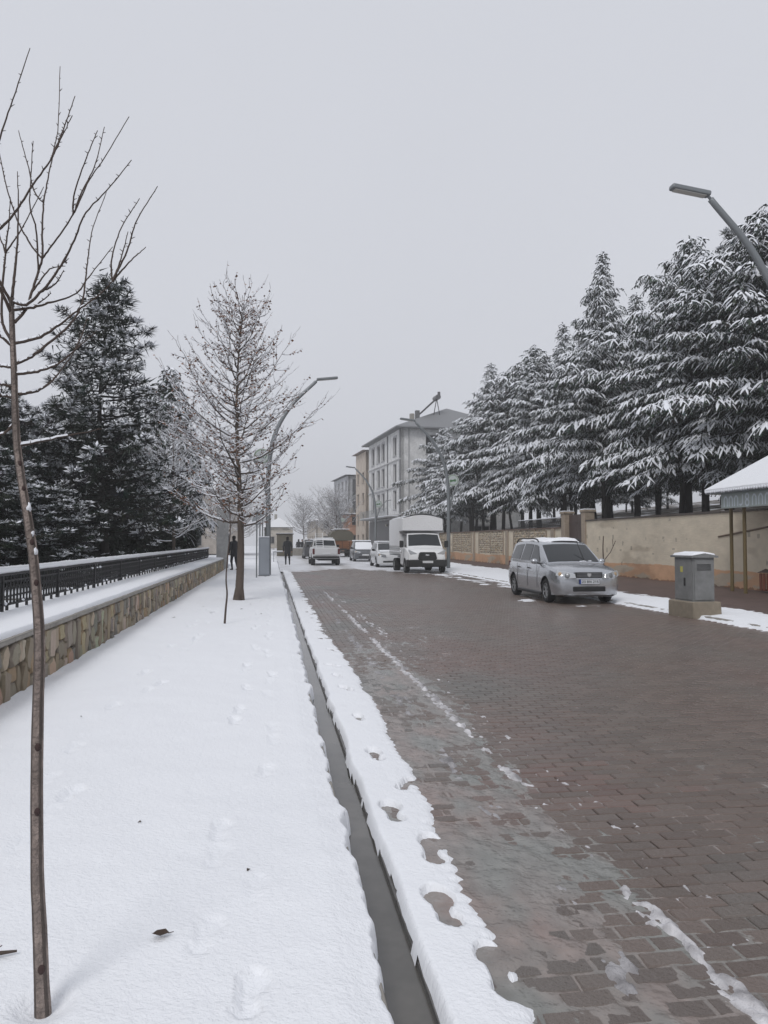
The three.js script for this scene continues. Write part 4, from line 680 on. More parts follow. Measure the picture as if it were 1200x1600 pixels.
{ // roadside electrical cabinet
  const c = thing('utility_cabinet', 'grey metal utility cabinet with snowy lid on a concrete plinth by the kerb', 'cabinet', [8.86, 0, -15.2], 0.06), gm = mat([0.215, 0.22, 0.22], 0.5, { map: tMottle });
  const rr = rng(2); const pl = new RoundedBoxGeometry(0.68, 0.36, 0.9, 3, 0.03); { const p = pl.attributes.position; for (let i = 0; i < p.count; i++) p.setXYZ(i, p.getX(i) + 0.02 * N3(p.getX(i) * 5, p.getY(i) * 5, p.getZ(i) * 5), p.getY(i), p.getZ(i) + 0.03 * N3(p.getZ(i) * 6, p.getX(i) * 4, p.getY(i) * 6)); }
  mesh('plinth', boxUV(pl.translate(0, 0.16, 0)), mat([0.30, 0.255, 0.195], 0.9, { map: tMottle, bumpMap: tGrain4, bumpScale: 0.012 }), c);
  new MB().rbox(0, 0.79, 0, 0.5, 0.92, 0.66, 0.012).build('body', gm, c);
  const door = new MB().rbox(-0.255, 0.79, 0, 0.016, 0.84, 0.60, 0.006).build('door', gm, c); new MB().rbox(-0.27, 0.74, 0.06, 0.02, 0.17, 0.05, 0.008).build('handle', M.black, door);
  new MB().box(-0.265, 1.0, -0.05, 0.004, 0.12, 0.09).build('warning_label', mat([0.45, 0.42, 0.10], 0.6), door);
  const fr = new MB().rbox(0, 0.79, 0.337, 0.44, 0.84, 0.016, 0.006).build('front_panel', gm, c); const v = new MB(); v.box(0.0, 1.05, 0.346, 0.32, 0.13, 0.004); v.build('vent', M.black, fr); for (let i = 0; i < 5; i++) new MB().box(0, 1.0 + i * 0.024, 0.352, 0.32, 0.008, 0.012, 0, 0.5).build('louvre', gm, fr);
  const lid = new MB().extr([[-0.31, 0], [0.31, 0], [0.31, 0.04], [0, 0.09], [-0.31, 0.04]], 0.78, new THREE.Matrix4().makeTranslation(0, 1.25, -0.39)).build('lid', gm, c);
  const sn = field(range(-0.30, 0.30, 14), range(-0.38, 0.38, 12), (x, d) => { const e = Math.max(Math.abs(x) / 0.31, Math.abs(d) / 0.39); return 1.375 - 0.15 * Math.abs(x) + 0.012 * fbm(x * 5, d * 5, 2) - 0.09 * smooth(0.86, 1.0, e); }, null); mesh('snow', sn, M.snow, lid);
}
// ---------------------------------------------------------------- street lamps
{
  const cv = document.createElement('canvas'); cv.width = cv.height = 128; const q = cv.getContext('2d'); q.fillStyle = '#b9bfbf'; q.fillRect(0, 0, 128, 128); q.strokeStyle = '#6f8a6a'; q.lineWidth = 7; q.beginPath(); q.arc(64, 64, 57, 0, 7); q.stroke(); q.fillStyle = '#4d7350';
  for (const [a, l] of [[-0.5, 1], [-0.15, 1.1], [0.2, 1]]) { q.save(); q.translate(62, 70); q.rotate(a); q.beginPath(); q.ellipse(0, 0, 40 * l, 8, 0, 0, 7); q.fill(); q.restore(); }
  const emblem = mat([1, 1, 1], 0.5, { map: (() => { const t = new THREE.CanvasTexture(cv); t.colorSpace = THREE.SRGBColorSpace; return t; })() });
  const lampBody = (base) => { // arm reaches over the street towards -x
    new MB().cyl(0, 0.02, 0, 0.22, 0.22, 0.04, 12).build('base_plate', M.galv, base);
    const pts = curve([V(0, 0, 0), V(0.02, 2.5, 0), V(0.0, 4.6, 0), V(-0.25, 6.0, 0), V(-0.9, 7.2, 0), V(-1.85, 8.22, 0)], 36); new MB().tube(pts, range(0.11, 0.068, 36), 10).build('pole', M.galv, base);
    const head = new MB().rbox(-2.3, 8.36, 0, 0.86, 0.10, 0.24, 0.035, 0, 0, -0.12).build('lamp_head', M.galv, base); new MB().bar(V(-1.82, 8.2, 0), V(-1.95, 8.32, 0), 0.035, 0.03, 8).build('joint', M.galv, head); new MB().rbox(-2.32, 8.305, 0, 0.7, 0.012, 0.18, 0.005, 0, 0, -0.12).build('lens', mat([0.5, 0.5, 0.48], 0.3), head);
    const arm = curve([V(0.05, 3.2, 0), V(0.22, 4.0, 0), V(0.55, 4.75, 0), V(1.0, 5.25, 0)], 14); new MB().tube(arm, range(0.05, 0.035, 14), 8).build('side_arm', M.galv, base);
    const h2 = new MB().rbox(1.22, 5.33, 0, 0.5, 0.07, 0.16, 0.025, 0, 0, 0.15).build('side_lamp', M.galv, base);
    const disc = new MB().add(new THREE.CylinderGeometry(0.33, 0.33, 0.05, 28).rotateX(Math.PI / 2)).build('emblem_disc', mat([0.45, 0.47, 0.46], 0.5), base); disc.position.set(0.28, 5.0, 0);
    const f = new THREE.CircleGeometry(0.31, 28); const face = mesh('emblem', f, emblem, disc); face.position.z = 0.029; const f2 = mesh('emblem', f, emblem, disc); f2.position.z = -0.029; f2.rotation.y = Math.PI;
    new MB().bar(V(0.02, 5.0, 0), V(0.3, 5.0, 0), 0.02).build('bracket', M.galv, base);
  };
  const g = 'double-armed street lamps', L = thing('street_lamp', 'grey curved street lamp with round green emblem beside the white box truck', 'street lamp', [9.75, 0, -42], 0, g); lampBody(L);
  copy(L, 'grey curved street lamp arching over the utility cabinet', [10.85, 0, -14.6], 0, [1, 1.06, 0.85]);
  copy(L, 'grey curved street lamp standing before the dark shop fronts of the apartment house', [9.4, 0, -70], 0, 1);
  copy(L, 'grey curved street lamp farthest along the kerb beside the frosty trees', [8.6, 0, -97], 0, 0.85);
  copy(L, 'grey curved street lamp rising behind the bare street tree', [-0.15, 0.05, -34.4], Math.PI, [1.12, 1.06, 0.8]);
}
{ // grey advertising panel, posts and pillar on the sidewalk
  const p = thing('metal_panel', 'tall narrow blue-grey metal box standing in the sidewalk snow', 'cabinet', [-0.33, 0.08, -33.2], 0.12), pm = mat([0.24, 0.265, 0.30], 0.45);
  new MB().rbox(0, 0.86, 0, 0.44, 1.62, 0.16, 0.012).build('body', pm, p); new MB().rbox(0.01, 0.86, 0.082, 0.36, 1.5, 0.006, 0.003).build('face', mat([0.29, 0.315, 0.35], 0.4), p); new MB().rbox(0, 0.025, 0, 0.5, 0.05, 0.22, 0.01).build('foot', M.galv, p); new MB().rbox(0, 1.69, 0, 0.44, 0.035, 0.16, 0.012).build('snow', M.snowTree, p); new MB().sphere(0.225, 0.72, 0.03, 0.015, 0.03, 0.03).build('lock', M.black, p);
  const posts = [[-0.62, -32.0, 2.6], [-0.55, -35.6, 3.0], [-0.45, -37.5, 3.2]];
  posts.forEach(([x, z, h], i) => { const t = thing('sign_post', ['thin grey sign post with small round sign beside the metal box', 'thin post with a snowy square plate behind the metal box', 'thin post behind the metal box with a plain bracket'][i], 'post', [x, 0.08, z]); new MB().cyl(0, h / 2, 0, 0.028, 0.028, h, 8).build('pole', M.galv, t); if (i === 0) new MB().add(new THREE.CylinderGeometry(0.2, 0.2, 0.02, 20).rotateX(Math.PI / 2).translate(0, h - 0.25, 0.04)).build('plate', mat([0.28, 0.30, 0.32], 0.5), t); if (i === 1) { new MB().rbox(0, h - 0.3, 0.04, 0.4, 0.4, 0.02, 0.006).build('plate', mat([0.3, 0.32, 0.34], 0.5), t); new MB().rbox(0, h - 0.08, 0.04, 0.4, 0.04, 0.04, 0.01).build('snow', M.snowTree, t); } if (i === 2) new MB().box(0.1, h - 0.2, 0, 0.25, 0.03, 0.03).build('bracket', M.galv, t); });
  const q = thing('concrete_pillar', 'light grey concrete pillar where the iron railing ends', 'pillar', [-2.75, 0, -44]); new MB().rbox(0, 1.95, 0, 0.62, 3.9, 0.62, 0.02).build('shaft', mat([0.33, 0.335, 0.34], 0.9, { map: tMottle }), q); new MB().rbox(0, 3.94, 0, 0.74, 0.1, 0.74, 0.02).build('cap', M.concrete, q); new MB().rbox(0, 4.02, 0, 0.7, 0.06, 0.7, 0.02).build('snow', M.snowTree, q);
  const dl = thing('dead_leaf', 'curled dark dead leaf lying on the sidewalk snow', 'leaf', [-0.41, 0.105, -3.05]); { const T = new TB(); const o = [[-0.03, 0], [-0.012, 0.022], [0.02, 0.018], [0.034, 0], [0.018, -0.02], [-0.014, -0.016]]; for (let i = 0; i < 6; i++) { const [a, b] = o[i], [c, e] = o[(i + 1) % 6]; T.tri(V(0, 0.004, 0), V(c, 0.014 + 0.3 * Math.abs(e), e), V(a, 0.014 + 0.3 * Math.abs(b), b), [0.06, 0.04, 0.03]); } mesh('blade', T.geo(), M.vcol, dl); new MB().bar(V(0.03, 0.012, 0), V(0.05, 0.02, 0.008), 0.0015).build('stalk', M.twig, dl); }
  const tw = thing('fallen_twig', 'dark fallen twig half buried in the snow near the young tree', 'twig', [-1.02, 0.105, -2.98]); new MB().tube([V(-0.12, 0, 0.02), V(-0.03, 0.012, 0), V(0.03, 0.01, -0.012), V(0.11, 0.004, -0.035)], [0.009, 0.011, 0.009, 0.004], 6).build('stick', M.twig, tw); new MB().bar(V(0.02, 0.01, -0.01), V(0.06, 0.03, -0.03), 0.004, 0.002).build('stub', M.twig, tw);
  const cr = [[-0.69, -4.29], [-0.1, -3.6], [-1.6, -6.9], [-1.25, -16.5], [-0.5, -18.5], [-1.55, -18.0], [-1.9, -15.5], [-0.65, -17.2], [-0.2, -16.0]]; cr.forEach(([x, z], i) => { const t = thing('leaf_scrap', 'tiny brown leaf scrap on the sidewalk snow', 'leaf', [x, 0.1, z], i, 'leaf scraps on the snow'); const T = new TB(), s = z < -10 ? 2.6 : 0.6; for (let k = 0; k < 3; k++) T.tri(V(-0.015 * s, 0.004, 0.005 * k), V(0.018 * s, 0.008, 0.008 - 0.006 * k), V(0.004 * s, 0.012, -0.014 * s + 0.004 * k), [0.06, 0.042, 0.03]); mesh('scrap', T.geo(), M.vcol, t); });
}

// ---------------------------------------------------------------- vehicles (built facing +z, wheels on y = 0)
const chrome = mat([0.55, 0.56, 0.58], 0.2, { metalness: 0.9 }), lampGlass = new THREE.MeshPhysicalMaterial({ color: rgb(0.50, 0.52, 0.54), roughness: 0.12, metalness: 0.35, clearcoat: 1, clearcoatRoughness: 0.05 }), redLamp = mat([0.09, 0.012, 0.012], 0.2), plateMat = mat([0.62, 0.63, 0.64], 0.5), seam = mat([0.02, 0.02, 0.022], 0.7);
const paint = (c, metal = 0) => new THREE.MeshPhysicalMaterial({ color: rgb(...c), roughness: 0.38, metalness: metal, clearcoat: 0.6, clearcoatRoughness: 0.12 });
const tyreGeo = (R, w) => { const h = w / 2, p = [[R * 0.62, -h * 0.8], [R * 0.70, -h], [R * 0.9, -h], [R * 0.97, -h * 0.8], [R, -h * 0.45], [R, h * 0.45], [R * 0.97, h * 0.8], [R * 0.9, h], [R * 0.70, h], [R * 0.62, h * 0.8]].map(a => new THREE.Vector2(...a)); return new THREE.LatheGeometry(p, 26).rotateZ(Math.PI / 2); };
function wheel(parent, x, z, R, w, side, rimMat, spokes = 7) {
  const g = new THREE.Group(); g.name = 'wheel'; parent.add(g); g.position.set(x, R, z);
  mesh('tyre', tyreGeo(R, w), M.rubber, g); const rm = new MB(); rm.add(new THREE.CylinderGeometry(R * 0.63, R * 0.63, w * 0.5, 22, 1, true).rotateZ(Math.PI / 2)); rm.add(new THREE.TorusGeometry(R * 0.61, R * 0.035, 5, 24).rotateY(Math.PI / 2).translate(side * w * 0.42, 0, 0));
  rm.add(new THREE.CylinderGeometry(R * 0.16, R * 0.16, w * 0.3, 12).rotateZ(Math.PI / 2).translate(side * w * 0.28, 0, 0));
  for (let i = 0; i < spokes; i++) rm.add(new RoundedBoxGeometry(w * 0.12, R * 0.5, R * 0.15, 1, 0.008).translate(0, R * 0.37, 0).rotateX(i / spokes * 6.2832).translate(side * w * 0.36, 0, 0)); rm.build('rim', rimMat, g);
  new MB().add(new THREE.CylinderGeometry(R * 0.6, R * 0.6, 0.02, 18).rotateZ(Math.PI / 2).translate(side * w * 0.1, 0, 0)).build('brake_disc', M.black, g); return g;
}
function tab(st, k, z) { for (let i = 0; i < st.length - 1; i++) { const a = st[i], b = st[i + 1]; if (z <= a[0] && z >= b[0]) return lerp(a[k], b[k], (a[0] - z) / (a[0] - b[0])); } return z > st[0][0] ? st[0][k] : st[st.length - 1][k]; }
function panelGeo(poly, f) { // polygon in (a,b) parameters laid on the surface f, subdivided as a fan with inner ring
  const T = new TB(), n = poly.length, c = [poly.reduce((s, p) => s + p[0], 0) / n, poly.reduce((s, p) => s + p[1], 0) / n];
  for (let i = 0; i < n; i++) { const a = poly[i], b = poly[(i + 1) % n], m = [(a[0] + b[0]) / 2, (a[1] + b[1]) / 2]; T.tri(f(...c), f(...a), f(...m)); T.tri(f(...c), f(...m), f(...b)); } return T.geo(1e-4);
}
function car(o) {
  const { name, label, pos, turn = 0, group, body, glassSt, col, belt = 1.0, wheels, R = 0.3, W = 0.87, windows, rim = chrome, ws } = o;
  const t = thing(name, label, 'car', pos, turn, group);
  const secs = [...body].reverse().map(([z, w, yb, yt, cr = 0.03]) => { const h = [[w * 0.80, yb], [w * 0.95, yb + 0.05], [w, lerp(yb, yt, 0.38)], [w * 0.995, lerp(yb, yt, 0.62)], [w * 0.965, yt - 0.10 * (yt - yb)], [w * 0.90, yt - 0.01], [w * 0.5, yt + cr * 0.8]]; return [...h.map(([x, y]) => V(x, y, z)), V(0, yt + cr, z), ...h.slice().reverse().map(([x, y]) => V(-x, y, z))]; });
  let g = loft(secs, true, 0.6); g = boxUV(g);
  const ev = new Evaluator(); ev.attributes = ['position', 'normal', 'uv']; let br = new Brush(g); br.updateMatrixWorld();
  for (const z of wheels) for (const s of [1, -1]) { const c = new THREE.CylinderGeometry(R * 1.17, R * 1.17, 0.36, 26).rotateZ(Math.PI / 2); const b = new Brush(c); b.position.set(s * (W - 0.06), R + 0.02, z); b.updateMatrixWorld(); br = ev.evaluate(br, b, SUBTRACTION); }
  const bodyMesh = mesh('body', br.geometry, col, t);
  const fz = (k, z) => tab(glassSt, k, z); // glassSt rows: z, belt half width, roof half width, roof height
  const gs = [...glassSt].reverse().map(([z, wb, wr, yr]) => [V(wb, belt - 0.06, z), V(wb, belt, z), V(wr, yr, z), V(wr * 0.6, yr + 0.022, z), V(0, yr + 0.03, z), V(-wr * 0.6, yr + 0.022, z), V(-wr, yr, z), V(-wb, belt, z), V(-wb, belt - 0.06, z)]);
  mesh('cabin', boxUV(loft(gs, true, 0.45)), col, t);
  for (const s of [1, -1]) for (const poly of windows) mesh('side_window', panelGeo(s > 0 ? poly : [...poly].reverse(), (z, q) => V(s * (lerp(fz(1, z), fz(2, z), q) + 0.007), lerp(belt, fz(3, z), q) + 0.002, z)), M.glass, t);
  const top = (z, x) => { const w = fz(2, z) - 0.045, e = Math.abs(x); return V(x * w, fz(3, z) + (e < 0.6 ? lerp(0.03, 0.022, e / 0.6) : lerp(0.022, 0, (e - 0.6) / 0.4)) + 0.008, z + (z > 0 ? 0.008 : -0.008)); };
  const grid = (z0, z1) => { const T = new TB(), xs = range(-1, 1, 8), zs = range(z0, z1, 4); for (let i = 0; i < 8; i++) for (let j = 0; j < 4; j++) T.quad(top(zs[j], xs[i]), top(zs[j], xs[i + 1]), top(zs[j + 1], xs[i + 1]), top(zs[j + 1], xs[i])); return T.geo(1e-4); };
  mesh('windshield', grid(ws[0], ws[1]), o.coverGlass ? M.snow : M.glass, t); if (ws[2]) mesh('rear_window', grid(ws[3], ws[2]), M.glass, t);
  for (const z of wheels) for (const s of [1, -1]) wheel(t, s * (W - 0.115), z, R, 0.2, s, rim);
  new MB().box(0, 0.28, 0, W * 1.3, 0.14, wheels[0] - wheels[1] - 0.7).build('underbody', M.black, t);
  for (const s of [1, -1]) { const m = new MB().sphere(s * (W + 0.07), belt + 0.05, o.mirror ?? 0.85, 0.10, 0.075, 0.07).build('mirror', o.mirrorMat ?? M.black, t); new MB().bar(V(s * (W - 0.09), belt - 0.01, (o.mirror ?? 0.85)), V(s * (W + 0.03), belt + 0.02, (o.mirror ?? 0.85)), 0.025).build('arm', M.black, m); }
  return { t, bodyMesh, top, fz };
}
const WAGON_BODY = [[2.235, 0.60, 0.28, 0.62, 0.01], [2.21, 0.72, 0.21, 0.74, 0.012], [2.12, 0.81, 0.19, 0.83, 0.02], [1.95, 0.85, 0.18, 0.885, 0.03], [1.6, 0.865, 0.18, 0.94, 0.04], [1.15, 0.87, 0.18, 1.0, 0.03], [0.3, 0.87, 0.18, 1.0, 0], [-1.0, 0.87, 0.18, 1.01, 0], [-1.8, 0.86, 0.19, 1.02, 0], [-2.1, 0.81, 0.24, 1.02, 0], [-2.2, 0.74, 0.34, 0.96, 0]];
const WAGON_GLASS = [[1.26, 0.76, 0.74, 1.0], [0.95, 0.795, 0.71, 1.20], [0.45, 0.80, 0.65, 1.49], [0.22, 0.80, 0.64, 1.555], [-0.6, 0.80, 0.635, 1.59], [-1.6, 0.79, 0.625, 1.565], [-2.0, 0.77, 0.61, 1.50], [-2.12, 0.75, 0.63, 1.2], [-2.15, 0.74, 0.70, 1.02]];
const SIDE3 = [[[0.80, 0.10], [0.38, 0.86], [0.02, 0.88], [-0.02, 0.10]], [[-0.10, 0.10], [-0.06, 0.88], [-0.80, 0.88], [-0.92, 0.10]], [[-1.04, 0.12], [-0.93, 0.87], [-1.75, 0.85], [-1.95, 0.16]]];
function frontEnd(t, o = {}) {
  const { lampY = 0.73, lampX = 0.60, nose = 2.20, W = 0.87, lampMat = lampGlass } = o;
  for (const s of [1, -1]) { const o2 = [[-0.25, -0.06], [-0.22, 0.03], [0.02, 0.085], [0.21, 0.105], [0.23, 0.0], [0.05, -0.095]].map(([x, y]) => [s * x, y]); if (s < 0) o2.reverse(); const mm = new THREE.Matrix4().makeTranslation(s * lampX, lampY, nose - 0.015).multiply(new THREE.Matrix4().makeRotationY(s * 0.42)).multiply(new THREE.Matrix4().makeRotationX(-0.22)).multiply(new THREE.Matrix4().makeTranslation(0, 0, -0.10));
    const h = new MB().extr(o2, 0.12, mm, 0.012).build('headlight', lampMat, t); const bm = mm.clone().multiply(new THREE.Matrix4().makeTranslation(s * -0.05, -0.01, 0.128)); new MB().add(new THREE.SphereGeometry(0.07, 12, 8).scale(1, 1, 0.3), bm).build('bulb', mat([0.22, 0.23, 0.24], 0.25, { metalness: 0.4 }), h); new MB().add(new THREE.SphereGeometry(0.05, 10, 8).scale(1, 1.1, 0.3), mm.clone().multiply(new THREE.Matrix4().makeTranslation(s * 0.13, 0.03, 0.128))).build('indicator', mat([0.42, 0.30, 0.18], 0.3), h); }
}
{ // silver estate car parked by the kerb
  const silver = new THREE.MeshPhysicalMaterial({ color: rgb(0.45, 0.465, 0.49), roughness: 0.24, metalness: 0.72, clearcoat: 0.8, clearcoatRoughness: 0.06 }), { t, top, bodyMesh } = car({ name: 'silver_car', label: 'silver estate car with snow on its roof parked beside the utility cabinet', pos: [7.92, 0, -20.6], turn: -0.02, body: WAGON_BODY, glassSt: WAGON_GLASS, col: silver, wheels: [1.40, -1.42], R: 0.31, windows: SIDE3, ws: [1.20, 0.47, -2.11, -2.01], mirrorMat: silver, mirror: 0.80, rim: mat([0.30, 0.31, 0.32], 0.35, { metalness: 0.6 }) });
  frontEnd(t);
  const gr = new MB().rbox(0, 0.735, 2.18, 0.70, 0.14, 0.12, 0.02).build('grille', M.black, t); for (const y of [0.70, 0.735, 0.77]) new MB().rbox(0, y, 2.24, 0.64, 0.009, 0.02, 0.005).build('bar', chrome, gr); new MB().rbox(0, 0.812, 2.18, 0.74, 0.022, 0.10, 0.01).build('trim', silver, gr);
  const em = new MB(); em.extr([[-0.05, 0.045], [0.05, 0.045], [0.05, -0.01], [0, -0.055], [-0.05, -0.01]], 0.02, new THREE.Matrix4().makeTranslation(0, 0.74, 2.235)); em.build('emblem', mat([0.62, 0.63, 0.65], 0.25, { metalness: 0.5 }), gr);
  const cv = document.createElement('canvas'); cv.width = 256; cv.height = 56; const q = cv.getContext('2d'); q.fillStyle = '#c9ccd0'; q.fillRect(0, 0, 256, 56); q.fillStyle = '#23408c'; q.fillRect(0, 0, 22, 56); q.fillStyle = '#15171a'; q.font = 'bold 46px sans-serif'; q.fillText('23 BN 215', 30, 45); const tx = new THREE.CanvasTexture(cv); tx.colorSpace = THREE.SRGBColorSpace;
  const pl = new MB().rbox(0, 0.575, 2.245, 0.54, 0.12, 0.02, 0.004).build('number_plate', M.black, t); const pf = mesh('lettering', new THREE.PlaneGeometry(0.52, 0.11), mat([1, 1, 1], 0.5, { map: tx }), pl); pf.position.set(0, 0.575, 2.257);
  new MB().rbox(0, 0.395, 2.225, 0.86, 0.135, 0.06, 0.03).build('air_intake', M.black, t); new MB().rbox(0, 0.235, 2.17, 1.30, 0.05, 0.10, 0.02).build('lip', M.black, t); for (const s of [1, -1]) new MB().rbox(s * 0.84, 0.21, 0, 0.06, 0.07, 2.0, 0.015).build('sill', M.black, t);
  for (const s of [1, -1]) { const f = new MB(); f.rbox(s * 0.62, 0.43, 2.135, 0.26, 0.018, 0.05, 0.006, s * 0.35).rbox(s * 0.62, 0.385, 2.135, 0.26, 0.018, 0.05, 0.006, s * 0.35); f.build('bumper_slit', M.black, t);
    for (const z of [0.78, -0.06, -0.98]) new MB().box(s * 0.872, 0.66, z, 0.006, 0.62, 0.012).build('door_gap', seam, t);
    for (const z of [0.02, -0.90]) new MB().rbox(s * 0.872, 0.86, z + 0.03, 0.03, 0.03, 0.16, 0.01).build('door_handle', M.black, t);
    const rl = curve([V(s * 0.60, 1.56, 0.15), V(s * 0.60, 1.635, 0.0), V(s * 0.60, 1.66, -0.8), V(s * 0.59, 1.63, -1.75), V(s * 0.59, 1.54, -1.9)], 24); new MB().tube(rl, 0.02, 6).build('roof_rail', M.black, t);
    new MB().rbox(s * 0.72, 0.83, -2.12, 0.14, 0.34, 0.06, 0.02).build('tail_lamp', redLamp, t); }
  const snow = field(range(-0.56, 0.56, 34), range(-0.25, 1.9, 60), (x, d) => { const e = fbm(x * 2.1 + 3, d * 1.6, 3); return 1.625 + 0.06 - 0.05 * x * x + 0.05 * e - 0.075 * smooth(0.44, 0.56, Math.abs(x)) - 0.08 * smooth(-0.12, -0.25, d) - 0.06 * smooth(1.6, 1.9, d) - 0.07 * smooth(-0.1, -0.5, x) * smooth(0.5, 0.1, d); }, null); mesh('snow', snow, M.snow, t);
  const sc = new MB(), r = rng(33); for (let i = 0; i < 16; i++) { const x = -0.05 + 0.62 * r(); sc.sphere(x, 1.045 + 0.02 * r(), 1.19 - 0.06 * r(), 0.06 + 0.05 * r(), 0.018, 0.04, 7, 5); } tag(sc.build('snow_crumbs', M.snowTree, t), null, null, null, 'stuff');
  for (const [x, k] of [[0.30, 1], [-0.2, 0.2]]) { const a = V(x, 1.04, 1.22), b = k === 1 ? V(0.24, 1.58, 0.78) : V(x - 0.5, 1.07, 1.14); new MB().bar(a, b, 0.012, 0.008, 6).build('wiper', M.black, t); }
  new MB().bar(V(0, 1.59, 0.1), V(0, 1.68, -0.02), 0.006).build('aerial', M.black, t);
}
const BOX_BODY = WAGON_BODY.map(([z, w, a, b, c]) => [z > 0 ? z * 0.93 : z * 0.93, w * 0.99, a, b - (z < -1.9 ? 0.05 : 0), c]);
{ // white hatchback mostly hidden behind the box truck
  const { t } = car({ name: 'white_car', label: 'white car half hidden behind the box truck', pos: [7.05, 0, -47.2], body: BOX_BODY, glassSt: WAGON_GLASS.map(([z, a, b, c]) => [z * 0.93, a, b, c - 0.08 * (c - 1) / 0.6]), col: paint([0.62, 0.63, 0.64]), wheels: [1.28, -1.3], R: 0.31, windows: SIDE3.map(p => p.map(([z, q]) => [z * 0.93, q])), ws: [1.12, 0.44, -1.96, -1.87], mirror: 0.75 });
  frontEnd(t, { nose: 2.04, lampMat: mat([0.2, 0.21, 0.22], 0.2) }); new MB().rbox(0, 0.72, 2.01, 0.7, 0.10, 0.06, 0.02).build('grille', M.black, t); new MB().rbox(0, 0.36, 2.05, 1.1, 0.16, 0.06, 0.03).build('air_intake', M.black, t); new MB().rbox(0, 0.53, 2.09, 0.5, 0.11, 0.02, 0.004).build('number_plate', plateMat, t);
  new MB().rbox(0, 1.55, -0.6, 1.2, 0.09, 1.9, 0.04).build('snow', M.snow, t); new MB().rbox(0, 0.985, 1.5, 1.3, 0.06, 0.55, 0.03, 0, 0.12).build('snow', M.snow, t);
}
{ // dark car under snow
  const { t } = car({ name: 'snowy_car', label: 'dark car with windscreen and bonnet under snow parked behind the white car', pos: [7.05, 0, -60.2], body: BOX_BODY, glassSt: WAGON_GLASS.map(([z, a, b, c]) => [z * 0.93, a, b, c]), col: paint([0.10, 0.105, 0.115], 0.2), wheels: [1.28, -1.3], R: 0.31, windows: SIDE3.map(p => p.map(([z, q]) => [z * 0.93, q])), ws: [1.12, 0.44, -1.96, -1.87], mirror: 0.75, coverGlass: true });
  frontEnd(t, { nose: 2.04 }); new MB().rbox(0, 0.70, 2.02, 0.9, 0.12, 0.06, 0.02).build('grille', chrome, t); new MB().rbox(0, 0.36, 2.05, 1.1, 0.16, 0.06, 0.03).build('air_intake', M.black, t); new MB().rbox(0, 0.53, 2.09, 0.5, 0.11, 0.02, 0.004).build('number_plate', plateMat, t);
  new MB().rbox(0, 1.61, -0.7, 1.28, 0.10, 2.2, 0.045).build('snow', M.snow, t); new MB().rbox(0, 1.0, 1.5, 1.45, 0.07, 0.75, 0.03, 0, 0.13).build('snow', M.snow, t);
}
